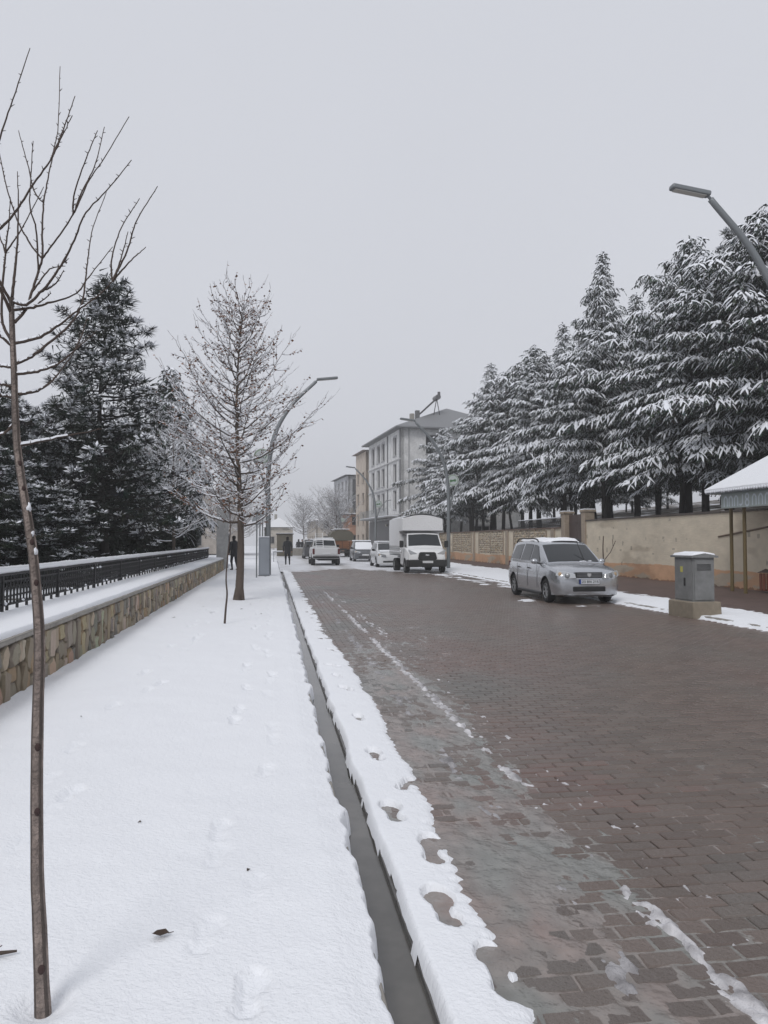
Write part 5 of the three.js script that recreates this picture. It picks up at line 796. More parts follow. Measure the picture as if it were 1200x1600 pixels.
{ // white box truck: chassis cab, dropside bed, tarpaulin hood
  const wp = paint([0.78, 0.785, 0.79]), t = thing('box_truck', 'white light truck with tarpaulin box parked by the kerb facing down the street', 'truck', [7.52, 0, -36.9], 0.0);
  const cs = [[0.0, 0.78, 0.42, 0.84], [-0.06, 0.90, 0.35, 1.0], [-0.25, 0.97, 0.32, 1.12], [-0.62, 1.0, 0.32, 1.24], [-1.0, 1.0, 0.32, 1.28], [-2.0, 1.0, 0.34, 1.28]]; // z, half width, bottom, top
  let g = boxUV(loft([...cs].reverse().map(([z, w, b, y]) => [V(w * 0.9, b, z), V(w, b + 0.1, z), V(w, lerp(b, y, 0.6), z), V(w * 0.97, y - 0.06, z), V(w * 0.88, y, z), V(0, y + 0.05, z), V(-w * 0.88, y, z), V(-w * 0.97, y - 0.06, z), V(-w, lerp(b, y, 0.6), z), V(-w, b + 0.1, z), V(-w * 0.9, b, z)]), true, 0.6));
  const ev = new Evaluator(); let br = new Brush(g); br.updateMatrixWorld(); for (const s of [1, -1]) { const b = new Brush(new THREE.CylinderGeometry(0.41, 0.41, 0.4, 24).rotateZ(Math.PI / 2)); b.position.set(s * 0.98, 0.36, -0.75); b.updateMatrixWorld(); br = ev.evaluate(br, b, SUBTRACTION); }
  mesh('body', br.geometry, wp, t);
  const cab = [[-0.62, 0.90, 0.88, 1.26], [-1.16, 0.91, 0.80, 1.93], [-1.3, 0.91, 0.78, 2.0], [-2.0, 0.91, 0.78, 2.04]], fz = (k, z) => tab(cab, k, z);
  mesh('cabin', boxUV(loft([...cab].reverse().map(([z, a, b, y]) => [V(a, 1.2, z), V(a, 1.26, z), V(b, y, z), V(b * 0.6, y + 0.03, z), V(0, y + 0.04, z), V(-b * 0.6, y + 0.03, z), V(-b, y, z), V(-a, 1.26, z), V(-a, 1.2, z)]), true, 0.45)), wp, t);
  { const T = new TB(), f = (z, x) => { const w = fz(2, z) - 0.05; return V(x * w, fz(3, z) + lerp(0.04, 0, Math.abs(x)) + 0.01, z + 0.012); }, xs = range(-1, 1, 8); const za = -0.68, zb = -1.13; for (let i = 0; i < 8; i++) T.quad(f(za, xs[i]), f(za, xs[i + 1]), f(zb, xs[i + 1]), f(zb, xs[i])); mesh('windshield', T.geo(1e-4), M.glass, t); }
  for (const s of [1, -1]) mesh('side_window', panelGeo(s > 0 ? [[-0.86, 0.06], [-1.24, 0.86], [-1.8, 0.86], [-1.85, 0.06]] : [[-1.85, 0.06], [-1.8, 0.86], [-1.24, 0.86], [-0.86, 0.06]], (z, q) => V(s * (lerp(fz(1, z), fz(2, z), q) + 0.008), lerp(1.26, fz(3, z), q), z)), M.glass, t);
  const bp = new MB(); bp.rbox(0, 0.50, 0.0, 1.86, 0.36, 0.26, 0.07).rbox(0.86, 0.50, -0.22, 0.28, 0.36, 0.34, 0.05).rbox(-0.86, 0.50, -0.22, 0.28, 0.36, 0.34, 0.05); bp.build('bumper', M.black, t);
  const gr = new MB(); gr.extr([[-0.46, -0.12], [-0.38, -0.2], [0.38, -0.2], [0.46, -0.12], [0.40, 0.13], [0.34, 0.18], [-0.34, 0.18], [-0.40, 0.13]], 0.07, new THREE.Matrix4().makeTranslation(0, 0.86, 0.0), 0.01); const grm = gr.build('grille', M.black, t); for (const y of [0.76, 0.84, 0.92]) new MB().rbox(0, y, 0.085, 0.7, 0.02, 0.02, 0.005).build('bar', mat([0.04, 0.04, 0.045], 0.4), grm); new MB().sphere(0, 0.90, 0.09, 0.10, 0.04, 0.02, 14, 8).build('emblem', chrome, grm);
  for (const s of [1, -1]) { const h = new MB(); h.extr([[s * 0.52, 0.92], [s * 0.55, 0.80], [s * 0.84, 0.88], [s * 0.92, 1.06], [s * 0.90, 1.10]].slice()[s > 0 ? 'slice' : 'reverse'](), 0.16, new THREE.Matrix4().makeTranslation(0, 0.06, -0.20), 0.006); h.build('headlight', lampGlass, t); new MB().rbox(s * 1.14, 1.44, -0.85, 0.2, 0.34, 0.12, 0.04).build('mirror', M.black, t);
    new MB().box(s * 1.003, 0.9, -0.98, 0.006, 0.7, 0.012).build('door_gap', seam, t); new MB().rbox(s * 1.005, 1.02, -1.75, 0.03, 0.03, 0.14, 0.01).build('door_handle', M.black, t); }
  new MB().rbox(0, 0.57, 0.14, 0.52, 0.11, 0.02, 0.004).build('number_plate', plateMat, t);
  new MB().box(0, 0.62, -3.7, 0.9, 0.16, 3.6).build('chassis', M.black, t);
  const bed = new MB().rbox(0, 0.86, -3.75, 2.06, 0.06, 3.4, 0.01).build('bed_floor', M.galv, t);
  for (const s of [1, -1]) for (const y of [0.98, 1.13, 1.28]) new MB().rbox(s * 1.03, y, -3.75, 0.03, 0.135, 3.4, 0.008).build('side_board', paint([0.5, 0.51, 0.52]), t);
  const tarp = mat([0.76, 0.765, 0.775], 0.7, { bumpMap: tGrain, bumpScale: 0.02 });
  const ring = (z, y0, fr) => { const a = []; const hw = 1.05; a.push(V(-hw, y0, z), V(-hw - 0.01, 2.3, z), V(-hw + 0.01, 2.74, z)); for (const u of [-0.75, -0.4, 0, 0.4, 0.75]) a.push(V(u * hw, 2.74 + 0.20 * (1 - u * u) + 0.012 * Math.sin(z * 6), z)); a.push(V(hw - 0.01, 2.74, z), V(hw + 0.01, 2.3, z), V(hw, y0, z)); return a; };
  mesh('tarpaulin', boxUV(loft([-5.45, -4.8, -4.2, -3.6, -3.0, -2.4, -2.1].map(z => ring(z, 1.34)), true, 0.5)), tarp, t);
  mesh('hood', boxUV(loft([ring(-2.095, 2.10), ring(-1.6, 2.10), ring(-1.15, 2.12).map(p => V(p.x * 0.98, p.y > 2.2 ? p.y - 0.03 : p.y, p.z))], true, 0.5)), tarp, t);
  new MB().rbox(0, 2.09, -1.6, 2.1, 0.035, 0.95, 0.01).build('hood_frame', mat([0.16, 0.16, 0.17], 0.6), t);
  for (const s of [1, -1]) { wheel(t, s * 0.90, -0.75, 0.345, 0.22, s, mat([0.25, 0.255, 0.26], 0.4, { metalness: 0.5 }), 6); wheel(t, s * 0.86, -4.0, 0.345, 0.32, s, mat([0.25, 0.255, 0.26], 0.4, { metalness: 0.5 }), 6); }
  const sn = field(range(-0.95, 0.95, 14), range(1.2, 5.4, 24), (x, d) => 2.755 + 0.205 * (1 - (x / 1.05) ** 2) + 0.02 * fbm(x * 2, d * 2, 2), null); mesh('snow', sn, M.snow, t);
}
{ // white pickup seen from behind, on the snowy part of the street
  const wp = paint([0.58, 0.585, 0.59]), t = thing('pickup', 'white double-cab pickup seen from behind with a metal ladder rack in its bed', 'pickup', [3.45, 0, -51.9], Math.PI); // local +z is its front
  const wb = [[2.55, 0.62, 0.5, 0.86], [2.45, 0.82, 0.42, 1.02], [2.1, 0.88, 0.42, 1.1], [1.2, 0.9, 0.42, 1.16], [-2.45, 0.9, 0.45, 1.16], [-2.5, 0.88, 0.5, 1.14]];
  let g = boxUV(loft([...wb].reverse().map(([z, w, b, y]) => [V(w * 0.9, b, z), V(w, b + 0.1, z), V(w, lerp(b, y, 0.6), z), V(w * 0.97, y - 0.05, z), V(w * 0.9, y, z), V(-w * 0.9, y, z), V(-w * 0.97, y - 0.05, z), V(-w, lerp(b, y, 0.6), z), V(-w, b + 0.1, z), V(-w * 0.9, b, z)]), true, 0.6));
  const ev = new Evaluator(); let br = new Brush(g); br.updateMatrixWorld(); for (const z of [1.65, -1.45]) for (const s of [1, -1]) { const b = new Brush(new THREE.CylinderGeometry(0.45, 0.45, 0.4, 24).rotateZ(Math.PI / 2)); b.position.set(s * 0.86, 0.40, z); b.updateMatrixWorld(); br = ev.evaluate(br, b, SUBTRACTION); }
  { const b = new Brush(new THREE.BoxGeometry(1.5, 0.5, 1.5)); b.position.set(0, 1.16, -1.65); b.updateMatrixWorld(); br = ev.evaluate(br, b, SUBTRACTION); }
  mesh('body', br.geometry, wp, t);
  const cab = [[1.25, 0.82, 0.80, 1.16], [0.65, 0.83, 0.68, 1.68], [0.4, 0.83, 0.66, 1.74], [-0.5, 0.83, 0.66, 1.74], [-0.72, 0.82, 0.69, 1.62], [-0.85, 0.82, 0.80, 1.16]], fz = (k, z) => tab(cab, k, z);
  mesh('cabin', boxUV(loft([...cab].reverse().map(([z, a, b, y]) => [V(a, 1.1, z), V(a, 1.16, z), V(b, y, z), V(0, y + 0.03, z), V(-b, y, z), V(-a, 1.16, z), V(-a, 1.1, z)]), true, 0.45)), wp, t);
  { const f = (z, x) => V(x * (fz(2, z) - 0.06), fz(3, z) + 0.012 + 0.025 * (1 - Math.abs(x)), z - 0.014), T = new TB(), xs = range(-1, 1, 6); for (let i = 0; i < 6; i++) T.quad(f(-0.82, xs[i]), f(-0.82, xs[i + 1]), f(-0.725, xs[i + 1]), f(-0.725, xs[i])); mesh('rear_window', T.geo(1e-4), M.glass, t); }
  for (const s of [1, -1]) { for (const poly of [[[0.9, 0.08], [0.5, 0.85], [0.1, 0.87], [0.1, 0.08]], [[0.02, 0.08], [0.02, 0.87], [-0.55, 0.86], [-0.72, 0.08]]]) mesh('side_window', panelGeo(s > 0 ? poly : [...poly].reverse(), (z, q) => V(s * (lerp(fz(1, z), fz(2, z), q) + 0.008), lerp(1.16, fz(3, z), q), z)), M.glass, t); new MB().rbox(s * 0.81, 0.92, -2.49, 0.14, 0.36, 0.06, 0.02).build('tail_lamp', redLamp, t); new MB().rbox(s * 1.02, 1.26, 0.75, 0.2, 0.16, 0.1, 0.04).build('mirror', M.black, t); for (const z of [1.65, -1.45]) wheel(t, s * 0.80, z, 0.38, 0.25, s, M.black, 6); new MB().box(s * 0.80, 0.28, -2.0, 0.26, 0.34, 0.02).build('mud_flap', M.black, t); }
  new MB().rbox(0, 0.90, -2.51, 1.4, 0.44, 0.05, 0.02).build('tailgate', wp, t); new MB().rbox(0, 0.55, -2.56, 1.7, 0.14, 0.18, 0.04).build('bumper', M.black, t); new MB().rbox(0, 0.78, -2.545, 0.5, 0.11, 0.01, 0.004).build('number_plate', plateMat, t); new MB().box(0, 0.4, -0.3, 1.0, 0.14, 4.2).build('underbody', M.black, t);
  const rk = new THREE.Group(); rk.name = 'ladder_rack'; t.add(rk); for (const x of [0.15, 0.62]) new MB().bar(V(x, 0.98, -2.1), V(x, 2.12, -1.2), 0.022).build('rail', M.white, rk); for (let i = 0; i < 9; i++) { const u = (i + 0.5) / 9; new MB().bar(V(0.15, 0.98 + 1.14 * u, -2.1 + 0.9 * u), V(0.62, 0.98 + 1.14 * u, -2.1 + 0.9 * u), 0.014).build('rung', M.white, rk); }
  new MB().rbox(0, 1.78, 0, 1.2, 0.06, 1.0, 0.03).build('snow', M.snow, t);
}
{ // old truck with orange board sides and olive hood
  const t = thing('hooded_truck', 'old truck with olive canvas hood and rusty orange tailboard', 'truck', [6.75, 0, -74.5], 0), or = mat([0.22, 0.085, 0.03], 0.7, { map: tMottle }), ol = mat([0.115, 0.105, 0.08], 0.85, { bumpMap: tGrain, bumpScale: 0.02 });
  new MB().box(0, 0.75, -2.5, 0.9, 0.2, 5.4).build('chassis', M.black, t);
  for (let i = 0; i < 4; i++) { new MB().rbox(0, 0.86 + 0.2 * i, 0.02, 2.1, 0.185, 0.05, 0.01).build('tail_board', or, t); for (const s of [1, -1]) new MB().rbox(s * 1.07, 0.86 + 0.2 * i, -1.9, 0.05, 0.185, 3.9, 0.01).build('side_board', or, t); }
  for (const x of [-0.7, 0, 0.7]) new MB().rbox(x, 1.15, 0.06, 0.07, 0.8, 0.04, 0.01).build('stake', mat([0.09, 0.035, 0.015], 0.7), t);
  const ring = z => { const a = [V(-1.1, 1.62, z), V(-1.12, 2.2, z)]; for (const u of [-0.9, -0.6, 0, 0.6, 0.9]) a.push(V(u * 1.08, 2.35 + 0.38 * (1 - u * u), z)); a.push(V(1.12, 2.2, z), V(1.1, 1.62, z)); return a; };
  mesh('canvas_hood', boxUV(loft([-3.9, -3, -2, -1, 0.0].map(ring), true, 0.5)), ol, t); new MB().rbox(0, 2.74, -1.95, 1.5, 0.07, 3.9, 0.03).build('snow', M.snow, t);
  new MB().rbox(0, 1.5, -4.7, 2.0, 1.6, 1.4, 0.12).build('cab', mat([0.28, 0.12, 0.05], 0.5), t); new MB().rbox(0, 0.5, 0.1, 2.0, 0.14, 0.1, 0.02).build('bumper', M.black, t);
  for (const s of [1, -1]) { for (const z of [-0.9, -4.7]) wheel(t, s * 0.85, z, 0.45, 0.34, s, M.black, 6); new MB().rbox(s * 0.85, 0.62, 0.12, 0.22, 0.1, 0.05, 0.015).build('tail_lamp', redLamp, t); }
}
{ // far traffic in the haze
  const mk = (name, label, pos, turn, c, h) => { const { t } = car({ name, label, pos, turn, group: 'cars far along the street', body: BOX_BODY, glassSt: WAGON_GLASS.map(([z, a, b, y]) => [z * 0.93, a, b, y * h]), col: paint(c), wheels: [1.28, -1.3], R: 0.31, windows: SIDE3.map(p => p.map(([z, q]) => [z * 0.93, q])), ws: [1.12, 0.44, -1.96, -1.87], mirror: 0.75 }); frontEnd(t, { nose: 2.04 }); new MB().rbox(0, 0.6, 2.05, 0.9, 0.3, 0.05, 0.02).build('grille', M.black, t); return t; };
  mk('far_car', 'white van-like car in the haze beyond the pickup', [4.6, 0, -96], 0, [0.6, 0.6, 0.62], 1.16);
  mk('far_car', 'dark car in the haze just ahead of the pickup', [3.6, 0, -70], Math.PI, [0.05, 0.052, 0.058], 1);
  mk('far_car', 'grey car in the haze beyond the dark one', [6.9, 0, -92], 0, [0.2, 0.2, 0.21], 1);
}

// ---------------------------------------------------------------- people
function bodyField(bones, size, res) { // union of tapered capsules with a smooth minimum, meshed by marching cubes
  const mc = new MarchingCubes(res, M.vcol, false, false, 90000); mc.isolation = 0; const k = 0.035;
  for (let z = 0; z < res; z++) for (let y = 0; y < res; y++) for (let x = 0; x < res; x++) {
    const p = V((x / (res / 2) - 1) * size, (y / (res / 2) - 1) * size, (z / (res / 2) - 1) * size); let d = 9;
    for (const [a, b, ra, rb, sx = 1] of bones) { const ab = b.clone().sub(a), ap = p.clone().sub(a), t = clamp(ap.dot(ab) / Math.max(ab.lengthSq(), 1e-6), 0, 1), q = ap.addScaledVector(ab, -t); q.z /= sx; const e = q.length() - lerp(ra, rb, t), h = clamp(0.5 + 0.5 * (d - e) / k, 0, 1); d = lerp(d, e, h) - k * h * (1 - h); }
    mc.field[x + y * res + z * res * res] = -d;
  }
  mc.update(); const n = mc.count, P = mc.positionArray.slice(0, n * 3), Nn = mc.normalArray.slice(0, n * 3); for (let i = 0; i < P.length; i++) P[i] *= size;
  const g = new THREE.BufferGeometry(); g.setAttribute('position', new THREE.BufferAttribute(P, 3)); g.setAttribute('normal', new THREE.BufferAttribute(Nn, 3)); const w = mergeVertices(new THREE.BufferGeometry().setAttribute('position', new THREE.BufferAttribute(P, 3)), 1e-4); w.computeVertexNormals(); return w;
}
{
  // walking figure seen from behind; origin at mid body, 1.76 m tall
  const B = (a, b, ra, rb, s) => [V(...a), V(...b), ra, rb, s];
  const bones = [B([0, 0.0, 0], [0, 0.12, 0], 0.15, 0.155, 0.75), B([0, 0.12, 0], [0, 0.46, 0.01], 0.155, 0.17, 0.75), B([-0.15, 0.50, 0], [0.15, 0.50, 0], 0.075, 0.075), B([0, 0.5, 0], [0, 0.62, -0.01], 0.062, 0.055), B([0, 0.70, -0.02], [0, 0.78, -0.01], 0.088, 0.10),
    B([-0.20, 0.50, 0], [-0.27, 0.22, 0.03], 0.068, 0.055), B([-0.27, 0.22, 0.03], [-0.25, -0.02, -0.08], 0.052, 0.042), B([-0.25, -0.02, -0.08], [-0.245, -0.10, -0.11], 0.04, 0.03), B([0.20, 0.50, 0], [0.27, 0.22, 0.0], 0.068, 0.055), B([0.27, 0.22, 0.0], [0.26, -0.03, 0.04], 0.052, 0.042), B([0.26, -0.03, 0.04], [0.26, -0.11, 0.03], 0.04, 0.03),
    B([-0.095, -0.03, 0], [-0.11, -0.45, -0.06], 0.095, 0.065), B([-0.11, -0.45, -0.06], [-0.11, -0.83, 0.02], 0.062, 0.042), B([-0.11, -0.86, 0.03], [-0.115, -0.875, -0.13], 0.042, 0.036), B([0.095, -0.03, 0], [0.11, -0.44, 0.03], 0.095, 0.065), B([0.11, -0.44, 0.03], [0.11, -0.82, 0.17], 0.062, 0.042), B([0.11, -0.86, 0.18], [0.115, -0.88, 0.05], 0.042, 0.036)];
  const g = bodyField(bones, 1.0, 92), p = g.attributes.position, c = new Float32Array(p.count * 3);
  const coat = [0.022, 0.023, 0.027], trousers = [0.014, 0.015, 0.02], skin = [0.30, 0.18, 0.13], hair = [0.012, 0.010, 0.009], shoe = [0.012, 0.011, 0.011];
  for (let i = 0; i < p.count; i++) { const x = p.getX(i), y = p.getY(i), z = p.getZ(i); let q = y > 0.60 ? (z > -0.06 || y > 0.80 ? hair : skin) : y > 0.575 && Math.abs(x) < 0.1 ? skin : y < -0.80 ? shoe : y < -0.05 && Math.abs(x) < 0.2 ? trousers : (Math.abs(x) > 0.2 && y < -0.05 ? skin : coat); c.set(q, i * 3); }
  g.setAttribute('color', new THREE.BufferAttribute(c, 3)); boxUV(g);
  // coat hem and hood, face
  const mk = (label, pos, turn) => { const t = thing('person', label, 'person', pos, turn, undefined); const b = mesh('body', g, M.vcol, t); b.position.y = 0.915; const s = new MB(); const L = [[0.165, -0.22], [0.185, -0.10], [0.175, 0.05], [0.165, 0.2], [0.17, 0.3]].map(a => new THREE.Vector2(...a)); s.add(new THREE.LatheGeometry(L, 18).scale(1.12, 1, 0.86).translate(0, 0.915, 0)); s.build('coat', mat(coat, 0.9), t);
    const h = new MB(); h.add(new THREE.TorusGeometry(0.085, 0.04, 6, 14).rotateX(1.35).translate(0, 0.915 + 0.575, 0.03)); h.build('hood', mat([0.018, 0.019, 0.022], 0.95), t); const nose = new MB(); nose.sphere(0, 0.915 + 0.725, -0.118, 0.012, 0.02, 0.02, 6, 5); nose.build('nose', mat(skin, 0.7), t);
    for (const s2 of [1, -1]) new MB().sphere(s2 * 0.098, 0.915 + 0.73, -0.01, 0.012, 0.03, 0.02, 6, 5).build('ear', mat(skin, 0.7), t); return t; };
  mk('person in long dark coat walking along the snowy sidewalk past the pickup', [0.98, 0.08, -49.2], 0.1);
  mk('person in dark coat standing half hidden behind the street tree trunk', [-1.95, 0.08, -40.6], 0.6);
  const far = [[3.0, -88], [3.5, -90], [4.1, -86.5]]; far.forEach(([x, z], i) => mk(['person in dark clothes crossing the far street beyond the pickup', 'person in dark clothes walking in the haze between two others', 'person in dark clothes nearest the far white van-like car'][i], [x, 0, z], i * 2));
}

// ---------------------------------------------------------------- buildings along the far street
function facade(parent, mats, W, H, openings, m, depth = 0.35) { // wall slab with cut openings; local x along the wall, y up, outside = +z; each opening [x0,y0,x1,y1,kind]
  const sh = new THREE.Shape([[0, 0], [W, 0], [W, H], [0, H]].map(p => new THREE.Vector2(...p)));
  for (const [a, b, c, d] of openings) sh.holes.push(new THREE.Path([[a, b], [a, d], [c, d], [c, b]].map(p => new THREE.Vector2(...p))));
  const w = new MB().add(new THREE.ExtrudeGeometry(sh, { depth, bevelEnabled: false }).translate(0, 0, -depth), m.clone()).build('wall', mats.wall, parent);
  for (const [a, b, c, d, kind] of openings) {
    const win = new MB(); const fw = 0.07; win.box((a + c) / 2, b + fw / 2, -0.18, c - a, fw, 0.08).box((a + c) / 2, d - fw / 2, -0.18, c - a, fw, 0.08).box(a + fw / 2, (b + d) / 2, -0.18, fw, d - b - 2 * fw, 0.08).box(c - fw / 2, (b + d) / 2, -0.18, fw, d - b - 2 * fw, 0.08).box((a + c) / 2, (b + d) / 2, -0.18, 0.05, d - b - 2 * fw, 0.07);
    const f = mesh('window', win.geo().applyMatrix4(m), kind === 'door' ? M.black : mats.frame, parent); mesh('pane', new MB().box((a + c) / 2, (b + d) / 2, -0.2, c - a - 0.1, d - b - 0.1, 0.02).geo().applyMatrix4(m), M.glass, f);
    if (kind !== 'door') mesh('sill', new MB().rbox((a + c) / 2, b - 0.05, 0.04, c - a + 0.2, 0.07, 0.2, 0.01).geo().applyMatrix4(m), mats.trim, f);
    if (kind === 'trim') { const t = new MB(), q = 0.16; t.box(a - q / 2, (b + d) / 2, 0.025, q, d - b + 2 * q, 0.05).box(c + q / 2, (b + d) / 2, 0.025, q, d - b + 2 * q, 0.05).box((a + c) / 2, d + q / 2, 0.025, c - a, q, 0.05); mesh('surround', t.geo().applyMatrix4(m), mats.trim, f); }
    if (kind === 'rail') { const t = new MB(); t.box((a + c) / 2, b + 0.95, 0.10, c - a, 0.05, 0.05); for (let x = a + 0.06; x < c; x += 0.14) t.box(x, b + 0.5, 0.10, 0.025, 0.9, 0.025); mesh('rail', t.geo().applyMatrix4(m), M.black, f); }
  }
  return w;
}
{ // white four-storey apartment house; turned a little with the bend of the street
  const b = thing('apartment_house', 'white four-storey apartment house with grey hipped roof and solar heater', 'building', [15.0, 0, -88.8], 0.085);
  const mt = { wall: mat([0.76, 0.76, 0.755], 0.9, { map: tMottle }), frame: mat([0.30, 0.30, 0.31], 0.5), trim: mat([0.44, 0.44, 0.45], 0.9) }, W = 18.3, D = 15, H = 14.9;
  // street side runs along -z; its outside faces -x
  const mS = new THREE.Matrix4().makeTranslation(0, 0, -W).multiply(new THREE.Matrix4().makeRotationY(-Math.PI / 2)), op = [], flip = l => l.map(([a, y0, c, y1, k]) => [W - c, y0, W - a, y1, k]);
  const ys = [[11.9, 14.2], [8.6, 10.9], [5.4, 7.7]];
  for (const [y0, y1] of ys) for (const x of [2.3, 8.5, 11.2, 14.6]) op.push([x, y0, x + (x === 2.3 ? 1.5 : 1.7), y1, 'trim']);
  facade(b, mt, W, H, flip([...op, [1.0, 0.2, 5.2, 4.0, 'door'], [6.2, 0.2, 11.0, 4.0, 'door'], [12.2, 0.2, 17.2, 4.0, 'door']]), mS);
  // side towards the viewer: outside = +z
  const op2 = []; for (const [y0, y1] of ys) op2.push([3.0, y0, 5.0, y1, 'rail'], [8.8, y0, 10.8, y1, 'trim']); facade(b, mt, D, H, [...op2, [0.6, 1.0, 1.6, 4.0, 'trim'], [9, 1.0, 11, 3.4, 'trim']], new THREE.Matrix4());
  new MB().box(D / 2, H / 2, -W / 2, D - 0.9, H - 0.2, W - 0.9).build('core', mat([0.45, 0.45, 0.45], 0.9), b);
  new MB().box(D - 0.2, H / 2, -W / 2, 0.3, H - 0.05, W - 0.75).build('wall', mt.wall, b); new MB().box(D / 2, H / 2, -W + 0.2, D - 1, H - 0.05, 0.3).build('wall', mt.wall, b);
  new MB().box(-0.06, 9.6, -0.35, 0.12, 10.4, 0.5).build('corner_strip', mat([0.20, 0.205, 0.21], 0.8), b); new MB().box(-0.05, 9.6, -6.8, 0.1, 10.4, 0.28).build('corner_strip', mat([0.16, 0.165, 0.17], 0.8), b); new MB().box(0.9, 9.6, 0.05, 0.1, 10.4, 0.1).build('downpipe', mat([0.36, 0.36, 0.37], 0.6), b);
  const dn = new MB(); for (let i = 0; i < 24; i++) dn.rbox(-0.05, 5.2 + i * 0.36, -1.05, 0.12, 0.22, 0.45, 0.02); tag(dn.build('quoins', mat([0.62, 0.62, 0.63], 0.9), b), null, null, null, 'stuff');
  for (const y of [4.7, 8.1, 11.3]) new MB().rbox(-0.07, y, -W / 2, 0.14, 0.16, W, 0.02).build('string_course', mt.trim, b);
  new MB().rbox(-0.75, 4.45, -9.2, 1.5, 0.16, 16.5, 0.02).build('canopy', mat([0.30, 0.31, 0.32], 0.8), b); new MB().rbox(-0.75, 4.57, -9.2, 1.45, 0.09, 16.3, 0.03).build('snow', M.snowTree, b);
  const gr = new MB(); for (let z = -1.2; z > -17.4; z -= 0.35) gr.box(-1.45, 5.05, z, 0.03, 0.9, 0.03); gr.box(-1.45, 5.5, -9.2, 0.04, 0.04, 16.5); tag(gr.build('terrace_rail', mat([0.25, 0.27, 0.28], 0.5), b), null, null, null, 'stuff');
  new MB().rbox(-0.08, 2.1, -9.2, 0.1, 4.1, 16.2, 0.02).build('shop_front', mat([0.035, 0.035, 0.04], 0.4), b);
  for (const z of [-4.2, -6.4]) new MB().sphere(-0.3, 3.55, z, 0.16, 0.16, 0.16).build('shop_lamp', mat([0.7, 0.68, 0.62], 0.4), b);
  // hipped roof with wide eaves
  const e = 0.9, T = new TB(), y0 = H + 0.12, yr = H + 3.6, a = [V(-e, y0, e), V(D + e, y0, e), V(D + e, y0, -W - e), V(-e, y0, -W - e)], p = [V(D / 2, yr, -6.0), V(D / 2, yr, -W + 6)];
  T.tri(a[0], a[1], p[0]); T.quad(a[1], a[2], p[1], p[0]); T.tri(a[2], a[3], p[1]); T.quad(a[3], a[0], p[0], p[1]); const d2 = a.map(v => v.clone().add(V(0, -0.16, 0))); for (let i = 0; i < 4; i++) { const j = (i + 1) % 4; T.quad(a[i], d2[i], d2[j], a[j]); } T.quad(d2[0], d2[3], d2[2], d2[1]);
  const roof = mesh('roof', T.geo(), mat([0.20, 0.205, 0.215], 0.65), b); new MB().rbox(1.9, 16.4, -2.2, 0.5, 1.2, 0.5, 0.03).build('chimney', M.concrete, roof); new MB().rbox(2.8, 16.9, -3.0, 0.5, 1.3, 0.5, 0.03).build('chimney', mat([0.12, 0.12, 0.125], 0.8), roof);
  const sp = new THREE.Group(); sp.name = 'solar_heater'; b.add(sp); const blk = mat([0.03, 0.032, 0.036], 0.35);
  for (let i = 0; i < 9; i++) new MB().bar(V(3.3, 17.35 - i * 0.02, -2.4 - i * 0.2), V(5.2, 19.05 - i * 0.02, -2.9 - i * 0.2), 0.07, 0.07, 8).build('tube', blk, sp); for (const z of [-2.3, -4.2]) new MB().bar(V(3.2, 17.2, z), V(5.3, 19.1, z - 0.4), 0.05).build('rail', blk, sp); new MB().cyl(5.4, 19.3, -3.4, 0.32, 0.32, 1.5, 14, Math.PI / 2).build('tank', mat([0.10, 0.10, 0.105], 0.4), sp); for (const [x, y] of [[5.0, 18.0], [5.8, 18.2]]) new MB().bar(V(x, y - 1.0, -3.4), V(5.4, 19.2, -3.4), 0.05).build('strut', blk, sp); new MB().cyl(5.7, 19.75, -3.4, 0.18, 0.18, 0.6, 12).build('cistern', mat([0.08, 0.08, 0.085], 0.5), sp);
}
function plainHouse(name, label, pos, turn, W, D, H, col, roofCol, rows, cols, flat) {
  const b = thing(name, label, 'building', pos, turn, 'houses far along the street'), mt = { wall: mat(col, 0.9, { map: tMottle }), frame: mat([0.2, 0.2, 0.21], 0.6), trim: mat(col.map(v => v * 0.8), 0.9) };
  const ops = n => { const o = []; for (let r = 0; r < rows; r++) for (let c = 0; c < n; c++) { const x = (c + 0.5) / n, y = 1.0 + r * 3.0; o.push([x, y]); } return o; };
  facade(b, mt, W, H, ops(cols).map(([u, y]) => [u * W - 0.65, y, u * W + 0.65, Math.min(y + 1.5, H - 0.3), 'trim']), new THREE.Matrix4().makeTranslation(0, 0, -W).multiply(new THREE.Matrix4().makeRotationY(-Math.PI / 2)));
  facade(b, mt, D, H, ops(Math.max(1, Math.round(D / 4))).map(([u, y]) => [u * D - 0.6, y, u * D + 0.6, Math.min(y + 1.5, H - 0.3), 'trim']), new THREE.Matrix4());
  new MB().box(D / 2, H / 2, -W / 2, D - 0.9, H - 0.2, W - 0.9).build('core', mat([0.45, 0.44, 0.43], 0.9), b); new MB().box(D - 0.2, H / 2, -W / 2, 0.3, H - 0.05, W - 0.75).build('wall', mt.wall, b); new MB().box(D / 2, H / 2, -W + 0.2, D - 1, H - 0.05, 0.3).build('wall', mt.wall, b);
  const T = new TB(), e = 0.6, y0 = H + 0.1, yr = H + (flat ? 0.3 : 2.2), a = [V(-e, y0, e), V(D + e, y0, e), V(D + e, y0, -W - e), V(-e, y0, -W - e)], p = [V(D / 2, yr, -D * 0.35), V(D / 2, yr, -W + D * 0.35)]; T.tri(a[0], a[1], p[0]); T.quad(a[1], a[2], p[1], p[0]); T.tri(a[2], a[3], p[1]); T.quad(a[3], a[0], p[0], p[1]); T.quad(a[0], a[3], a[2], a[1]); const rf = mesh('roof', T.geo(), mat(roofCol, 0.8), b); new MB().rbox(D * 0.4, yr + 0.2, -W * 0.4, 0.6, 1.2, 0.6, 0.02).build('chimney', M.concrete, rf); return b;
}
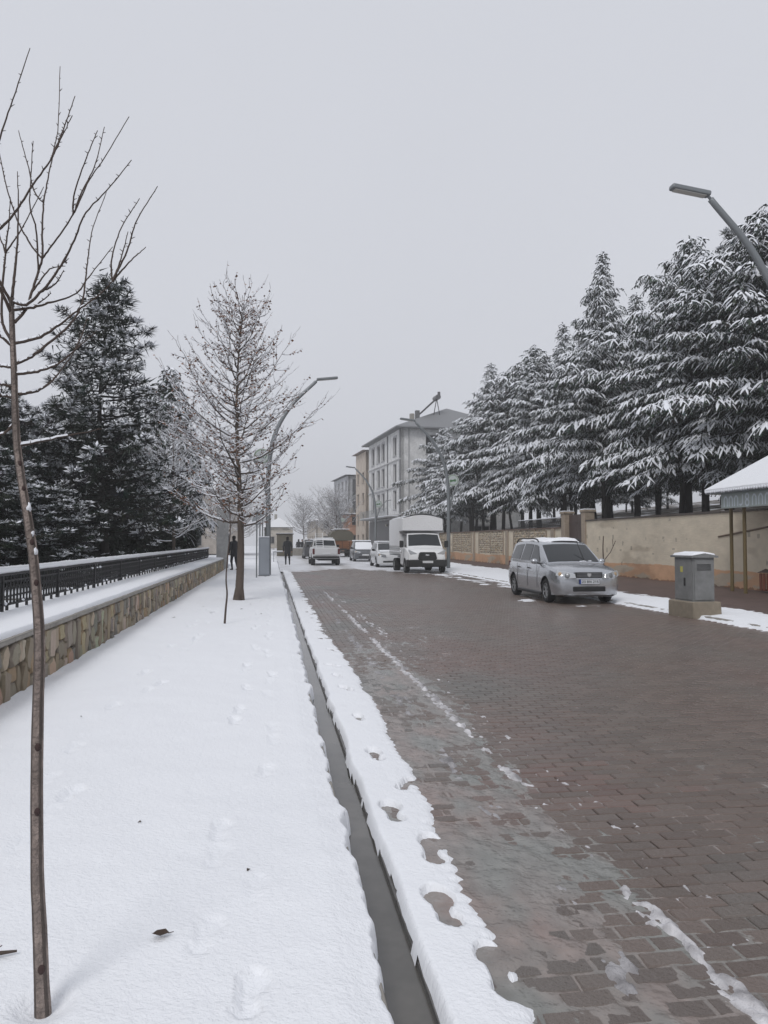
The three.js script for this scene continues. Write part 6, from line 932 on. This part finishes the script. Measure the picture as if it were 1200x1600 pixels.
plainHouse('beige_house', 'tall narrow beige house squeezed against the white apartment house', [13.2, 0, -108.3], 0.085, 7.5, 11, 14.4, [0.58, 0.50, 0.42], [0.25, 0.2, 0.18], 4, 2, true);
plainHouse('grey_house', 'pale house with dark slate side beyond the beige house', [12.2, 0, -124], 0.085, 14, 11, 12.2, [0.55, 0.56, 0.58], [0.16, 0.16, 0.17], 4, 4, true);
plainHouse('orange_house', 'low salmon-orange house at the foot of the pale house', [11.2, 0, -117], 0.085, 6.0, 3.0, 5.6, [0.52, 0.30, 0.21], [0.6, 0.6, 0.62], 2, 3, true);
{ const s = thing('slate_cladding', 'dark slate cladding panel on the gable of the pale house', 'cladding', [12.2, 0, -123.9], 0.085); for (let i = 0; i < 6; i++) new MB().box(1.2 + i * 1.05, 8.9, 0.08, 1.03, 5.4, 0.06).build('panel', mat([0.085, 0.088, 0.095], 0.7), s); }
plainHouse('hazy_house', 'hazy blue-grey house closing the far end of the sidewalk', [-1.6, 0, -165], 0.0, 12, 6, 4.4, [0.50, 0.46, 0.40], [0.76, 0.77, 0.79], 2, 3, false);
plainHouse('hazy_house', 'hazy pale house with snowy roof beyond the frosty trees', [8.5, 0, -150], 0.1, 12, 12, 5.5, [0.52, 0.47, 0.41], [0.76, 0.77, 0.79], 2, 4, false);
plainHouse('hazy_house', 'hazy grey house behind the garden pines', [-14, 0, -95], 0.0, 14, 10, 7.5, [0.42, 0.38, 0.34], [0.76, 0.77, 0.79], 2, 4, false);
{
  const k = thing('kiosk', 'tan-brown kiosk with flat roof at the end of the sidewalk', 'kiosk', [1.3, 0, -80]), m = mat([0.13, 0.115, 0.085], 0.85, { map: tMottle }); new MB().rbox(0, 1.15, 0, 1.6, 2.2, 1.4, 0.02).build('body', m, k); new MB().rbox(0, 2.3, 0, 1.8, 0.1, 1.6, 0.02).build('roof', mat([0.05, 0.045, 0.04], 0.8), k); new MB().rbox(0, 2.37, 0, 1.7, 0.05, 1.5, 0.02).build('snow', M.snowTree, k); new MB().rbox(0.1, 1.4, 0.71, 1.0, 0.8, 0.03, 0.01).build('hatch', mat([0.10, 0.09, 0.07], 0.7), k);
  const tb = thing('snowy_table', 'small table with snow on top beside the walking person', 'table', [0.55, 0.08, -56]); new MB().rbox(0, 0.72, 0, 1.0, 0.05, 0.6, 0.01).build('top', M.galv, tb); new MB().rbox(0, 0.775, 0, 0.98, 0.06, 0.58, 0.025).build('snow', M.snow, tb); for (const [x, z] of [[-0.42, 0.22], [0.42, 0.22], [-0.42, -0.22], [0.42, -0.22]]) new MB().cyl(x, 0.35, z, 0.022, 0.022, 0.7, 8).build('leg', M.galv, tb);
  const w = thing('low_wall', 'low grey wall across the far sidewalk beside the kiosk', 'wall', [2.4, 0, -84]); new MB().rbox(0, 0.4, 0, 2.6, 0.8, 0.3, 0.02).build('block', M.concrete, w); new MB().rbox(0, 0.83, 0, 2.55, 0.06, 0.3, 0.02).build('snow', M.snowTree, w);
}
renderer.render(scene, camera);
